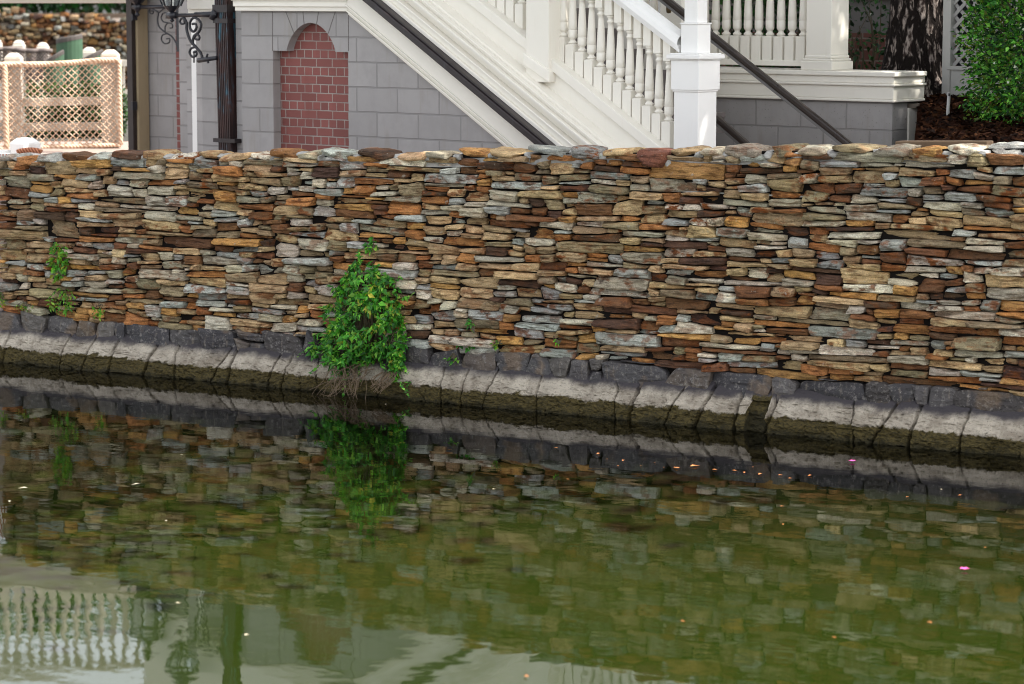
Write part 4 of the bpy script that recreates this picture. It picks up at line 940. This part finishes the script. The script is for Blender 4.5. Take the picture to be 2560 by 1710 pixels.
plant('wall_weed', 'drooping few-leaved sprig over dark stones right of the big vine', 'weed', (1172, 860), blob(1168, 858, 26, 14) , 30, .036, r, .06, .05)
plant('wall_weed', 'tiny seedling on the dark stone left of the drooping sprig', 'weed', (1128, 905), blob(1128, 900, 18, 16), 14, .036, r, .05, .05)
plant('wall_weed', 'thin upright sprig standing above the drooping sprig', 'weed', (1180, 840), blob(1178, 815, 6, 18), 12, .04, r, .05, .0)
plant('wall_weed', 'bright little clump on the base stones right of the drooping sprig', 'weed', (1240, 868), blob(1240, 862, 10, 12), 20, .03, r, .05, .1, pal=BR)
plant('wall_weed', 'lone fresh green seedling in the middle of the wall', 'weed', (1392, 868), blob(1392, 851, 8, 9), 16, .026, r, .05, .0, pal=[(110, 190, 60), (90, 170, 50)])
plant('wall_weed', 'small sprig on the concrete footing right of the dry roots', 'weed', (1025, 960), blob(1025, 957, 12, 8), 14, .034, r, .2, .0)

def shrub(name, label, cat, fr, c, size, count, L, r, pal, white=0, twigs=30, shell=.7, base=None, group=None):
    root = thing(name, label, cat, base or (c[0], c[1], c[2] - size[2]), fr, group); m = MB(); fl = MB()
    for i in range(count):
        d = Vector((r.gauss(0, 1), r.gauss(0, 1), r.gauss(0, 1))); d = d / max(abs(d.x) ** 1, 1e-6, d.length)
        q = max(abs(d.x), abs(d.y), abs(d.z)); d2 = d * (.55 + .45 / q * .9) if shell > .5 else d
        rr = 1.03 - abs(r.gauss(0, .19)); lump = 1 + .13 * noise.noise(d * 2.7 + Vector((c[0], 3, 1))) + .12 * noise.noise(d * 7) + .06 * noise.noise(d * 17)
        p = Vector((c[0] + d2.x * size[0] * rr * lump, c[1] + d2.y * size[1] * rr * lump, c[2] + d2.z * size[2] * rr * lump))
        if p.z < c[2] - size[2]: continue
        k1 = (d + Vector((r.gauss(0, .6), r.gauss(0, .6), r.gauss(.2, .6)))).normalized(); nn = (d + Vector((r.gauss(0, .4), r.gauss(0, .4), r.gauss(.8, .4))))
        s_ = L * r.uniform(.7, 1.3); leaf(m, p, k1, nn, s_, s_ * .62, gcol(r, pal, .28), .2, .1)
        if white and r.random() < white: leaf(fl, p + d * .01, k1, nn, s_ * .6, s_ * .6, srgb(235, 235, 230))
    part('leaves', m, M['leaf'], root)
    if white: part('blossom', fl, M['leaf'], root)
    k = MB()
    for i in range(twigs):
        a = Vector((c[0] + r.uniform(-.4, .4) * size[0], c[1] + r.uniform(-.4, .4) * size[1], c[2] - size[2])); b = Vector((c[0] + r.uniform(-.9, .9) * size[0], c[1] + r.uniform(-.9, .9) * size[1], c[2] + r.uniform(-.3, .85) * size[2]))
        k.tube(smoothp([a, a.lerp(b, .5) + Vector((r.uniform(-.1, .1), r.uniform(-.1, .1), .05)), b], 4), .009, 4, .003)
    part('branches', k, M['stem'], root); return root
HED = [(46, 100, 34), (62, 124, 40), (32, 78, 30), (88, 150, 52), (22, 56, 24), (116, 174, 70), (104, 120, 48)]
r = random.Random(9)
hu = U(2400, 1.6, 200)
shrub('clipped_hedge', 'bright small-leaved green hedge at the right edge of the bed', 'hedge', 'B', (hu + .72, 2.05, 2.58), (.80, .66, .90), 30000, .040, r, HED, .02, 60)
DK = [(30, 62, 34), (38, 76, 40), (24, 50, 30), (46, 86, 44)]
for (px, v, z, sx, sz, n, lab) in ((2150, 3.35, 2.62, .22, .55, 420, 'sparse dark shrub between the square column and the tree trunk'), (1960, 3.5, 2.55, .55, .5, 2600, 'dark leafy shrub behind the terrace balusters'), (1870, 3.6, 2.75, .35, .5, 900, 'dark shrub tips behind the left terrace balusters'), (2195, 3.1, 2.18, .12, .10, 160, 'small low dark shrub at the foot of the trunk')):
    shrub('dark_shrub', lab, 'shrub', 'B', (U(px, v), v, z), (sx, .25, sz), n, .055, r, DK, 0, 14, group='dark shrubs against the brick house')
# far hedge above the rubble wall, and low planting behind the rope fence
a = V_(150, 10, 46.5)
shrub('far_hedge', 'dark green hedge on top of the far rubble wall', 'hedge', 'V', (a[0] - .6, 47.0, a[2] + 2.3), (4.4, 1.1, 2.7), 20000, .15, r, [(24, 66, 26), (32, 84, 30), (18, 50, 20)], 0, 20)
for px, py, lab in ((120, 300, 'low dark plant seen through the left panel of netting'), (200, 310, 'low dark plant seen through the middle of the netting'), (262, 300, 'low dark plant near the right end of the netting')):
    a = V_(px, py, 32.); shrub('low_plant', lab, 'shrub', 'V', (a[0], 32., 1.62), (.26, .3, .32), 1100, .055, r, [(40, 66, 38), (56, 78, 44), (46, 50, 38), (60, 90, 50)], 0, 10, group='low plants behind the netting')

# ------------------------------------------------------------------ tree
tr = thing('shade_tree', 'big tree trunk with furrowed dark bark right of the square column', 'tree', (U(2285, 2.9, 240), 2.9, 2.1), 'B')
tb = BASE[tr.name]; k = MB(); n = 40; rings = []
for i in range(60):
    z = 1.95 + i * .05 if i < 44 else 1.95 + 44 * .05 + (i - 44) * .22
    hgt = z - 2.1; rad = .232 - .006 * min(hgt, 3) + .17 * math.exp(-max(hgt, -.1) * 5.5)
    row = []
    for q in range(n):
        a = 2 * math.pi * q / n; fl = 1 + .28 * math.exp(-max(hgt, 0) * 4) * max(0, math.sin(a * 3 + 1.2)) + .05 * noise.noise(Vector((math.cos(a) * 2, math.sin(a) * 2, z * 1.2)))
        fu = .035 * abs(noise.noise(Vector((math.cos(a) * 6, math.sin(a) * 6, z * 2.4)))) + .014 * noise.noise(Vector((math.cos(a) * 16, math.sin(a) * 16, z * 8)))
        row.append(k.vert((tb[0] + (rad * fl - fu) * math.cos(a) + .02 * hgt, tb[1] + (rad * fl - fu) * math.sin(a), z)))
    rings.append(row)
for a, b in zip(rings, rings[1:]):
    for q in range(n): k.face(a[q], a[(q + 1) % n], b[(q + 1) % n], b[q])
zt_ = 1.95 + 44 * .05 + 15 * .22; top = Vector((tb[0] + .07, tb[1], zt_))
r = random.Random(21); ends = []
for i in range(26):
    a = 2 * math.pi * i / 26 + r.uniform(-.2, .2); L = r.uniform(1.8, 6.2); st_ = top + Vector((0, 0, r.uniform(-1.2, 0))); e = st_ + Vector((math.cos(a) * L + 1.2, math.sin(a) * L - .8, r.uniform(.8, 2.2)))
    k.tube(smoothp([st_, st_.lerp(e, .5) + Vector((0, 0, .4)), e], 4), .11, 8, .03); ends += [e, st_.lerp(e, .6), st_.lerp(e, .8)]
part('trunk', k, M['bark'], tr, smooth=True)
m = MB()
for i in range(13500):
    c0 = r.choice(ends); p = c0 + Vector((r.gauss(0, .8), r.gauss(0, .8), r.gauss(.15, .45)))
    leaf(m, p, Vector((r.gauss(0, 1), r.gauss(0, 1), r.gauss(-.2, .5))), Vector((r.gauss(0, .5), r.gauss(0, .5), 1)), r.uniform(.18, .30), r.uniform(.13, .19), gcol(r, DK))
part('shade_casting_crown', m, M['leaf'], tr)  # unseen crown, spread wide and shifted towards the water to shade it
# ------------------------------------------------------------------ things behind the trunk
bh = thing('brick_house', 'brown brick and grey siding wall behind the shrubs and trunk', 'house', (3, 4.2, 1.5), 'B')
k = MB(); k.box(.5, 9, 4.2, 4.5, 1.3, 2.62); part('brick_wall', k, block('brown_brick', srgb(120, 74, 64), bw=.26, rh=.098, mort=srgb(140, 128, 118), ms=.009, vary=.2), bh)
k = MB(); k.box(.5, 9, 4.22, 4.5, 2.62, 5.); part('siding', k, paint('grey_siding', (.16, .15, .145, 1), .7), bh)
k = MB(); k.box(.5, 9, 4.14, 4.22, 2.93, 3.0); part('trim', k, M['white'], bh)
lg = thing('lattice_gate', 'white framed lattice panel between the trunk and the hedge', 'gate', (U(2380, 2.75), 2.75, 2.1), 'B')
k = MB(); u0 = U(2356, 2.75, 100); k.box(u0, u0 + .075, 2.75, 2.83, 2.14, 3.9); k.box(u0 + .075, u0 + .8, 2.76, 2.82, 2.14, 2.36); k.box(u0 + .05, u0 + .82, 2.74, 2.83, 2.36, 2.39); k.hexa([(u0 + .0, 2.74, 2.0), (u0 + .85, 2.74, 2.0), (u0 + .85, 2.84, 2.0), (u0, 2.84, 2.0), (u0 - .0, 2.745, 2.14), (u0 + .83, 2.745, 2.14), (u0 + .83, 2.835, 2.14), (u0, 2.835, 2.14)]); part('frame', k, paint('shaded_white', (.42, .41, .39, 1), .5), lg, bevel=.004)  # frame and slats: white greyed to put shade into the colour
k = MB()
for i in range(-14, 10):
    a = Vector((u0 + .08 + i * .1, 2.79, 2.39)); b = a + Vector((1.5, 0, 1.5)); 
    def clip(a, b):
        d = b - a; t0, t1 = 0, 1
        for lo_, hi_, c, dd in ((u0 + .075, u0 + .8, a.x, d.x),):
            ta, tb_ = sorted(((lo_ - c) / dd, (hi_ - c) / dd)); t0, t1 = max(t0, ta), min(t1, tb_)
        return (a + d * t0, a + d * t1) if t1 > t0 else None
    q = clip(a, b)
    if q: k.bar(q[0], q[1], .008, .028)
    a2 = Vector((u0 + .08 + (i + 14) * .1, 2.80, 2.39)); b2_ = a2 + Vector((-1.5, 0, 1.5)); q = clip(a2, b2_)
    if q: k.bar(q[0], q[1], .008, .028)
part('lattice', k, paint('shaded_lattice_white', (.34, .33, .32, 1), .5), lg)
k = MB(); k.box(u0 + .07, u0 + .8, 2.86, 2.88, 2.3, 3.9); part('backing', k, M['black'], lg)
sk_ = thing('pvc_stake', 'thin pale plastic stake upright in the mulch', 'stake', A(2366, 326, 1.75), 'B')
k = MB(); p, q = A(2366, 335, 1.75), A(2373, 231, 1.75); k.tube([p, q], .013, 10); part('tube', k, M['pvc'], sk_, smooth=True)
k = MB(); q2 = A(2373, 236, 1.735); k.box(q2[0] - .006, q2[0] + .006, 1.732, 1.74, q2[2] - .012, q2[2] + .008); part('sticker', k, M['black'], sk_)
te_ = thing('timber_edging', 'weathered brown timber lying behind the coping at right', 'timber', at('W', 2330, 355, .45), 'W')
k = MB(); a, b = at('W', 2240, 360, .42), at('W', 2470, 360, .42); k.hexa([(a[0], .40, a[2] - .04), (b[0], .40, b[2] - .04), (b[0], .52, b[2] - .04), (a[0], .52, a[2] - .04), (a[0], .40, a[2] + .02), (b[0], .40, b[2] + .02), (b[0], .52, b[2] + .02), (a[0], .52, a[2] + .02)]); part('board', k, paint('weathered_timber', (.15, .095, .055, 1), .85, .7, .5), te_, bevel=.008)

# ------------------------------------------------------------------ litter on the water
r = random.Random(41)
M['petal'] = Mat('pink_petal', .6).put('Base Color', (.80, .10, .36, 1)).m; M['oleaf'] = Mat('orange_leaf', .7).put('Base Color', (.55, .20, .06, 1)).m; M['pleaf'] = Mat('pale_leaf', .7).put('Base Color', (.72, .62, .45, 1)).m
def floater(name, px, py, L, mat, label, cat, group=None, flower=False):
    d = ray(px, py); t = -HC / d[2]; p = (CAMX + d[0] * t, CAMY + d[1] * t, .002); k = MB(); a0 = r.uniform(0, 6.28); L *= 1. if flower else r.uniform(.5, .75)
    for q in range(5 if flower else 1):
        a = a0 + q * 1.257; leaf(k, Vector((p[0], p[1], p[2] + .004)), Vector((math.cos(a), math.sin(a), .35 if flower else .02)), Vector((0, 0, 1)), L * (.55 if flower else 1), L * .5, (1, 1, 1, 1), .15, .05)
    return solo(name, k, mat, label, cat, p, 'W', group)
floater('pink_flower', 2131, 1156, .05, M['petal'], 'small pink flower afloat near the footing at right', 'flower', None, True)
floater('pink_flower', 2411, 1427, .055, M['petal'], 'bright pink flower afloat on open water, lower right', 'flower', None, True)
for px, py, L in ((1725, 1168, .10), (1700, 1172, .07), (1395, 1122, .05), (1500, 1135, .06), (1560, 1152, .05), (1545, 1166, .035), (1600, 1167, .03), (1662, 1170, .03), (1690, 1170, .03), (1780, 1176, .05), (1830, 1178, .045), (1860, 1182, .06), (1905, 1186, .06), (1945, 1190, .05), (1970, 1198, .04), (2030, 1190, .05), (1415, 1200, .04), (2405, 1240, .04), (2265, 1245, .035), (1957, 1312, .04), (1950, 1268, .04), (2465, 1372, .035), (2090, 1597, .04), (1700, 1555, .05), (2330, 1560, .05), (1320, 1695, .05), (1520, 1150, .025), (1640, 1158, .03), (1880, 1170, .03)):
    floater('fallen_leaf', px, py, L, M['oleaf'], 'orange leaf scrap afloat on the water', 'leaf', 'orange leaf scraps on the water')
for px, py, L in ((450, 1138, .03), (415, 1303, .035), (438, 1510, .04), (1230, 1225, .03), (350, 1212, .08), (70, 1222, .10), (25, 1254, .05), (612, 1591, .05)    , (968, 1012, .04), (570, 1102, .03), (2350, 1225, .03)):
    floater('pale_petal', px, py, L, M['pleaf'], 'pale petal afloat on the water', 'petal', 'pale petals on the water')
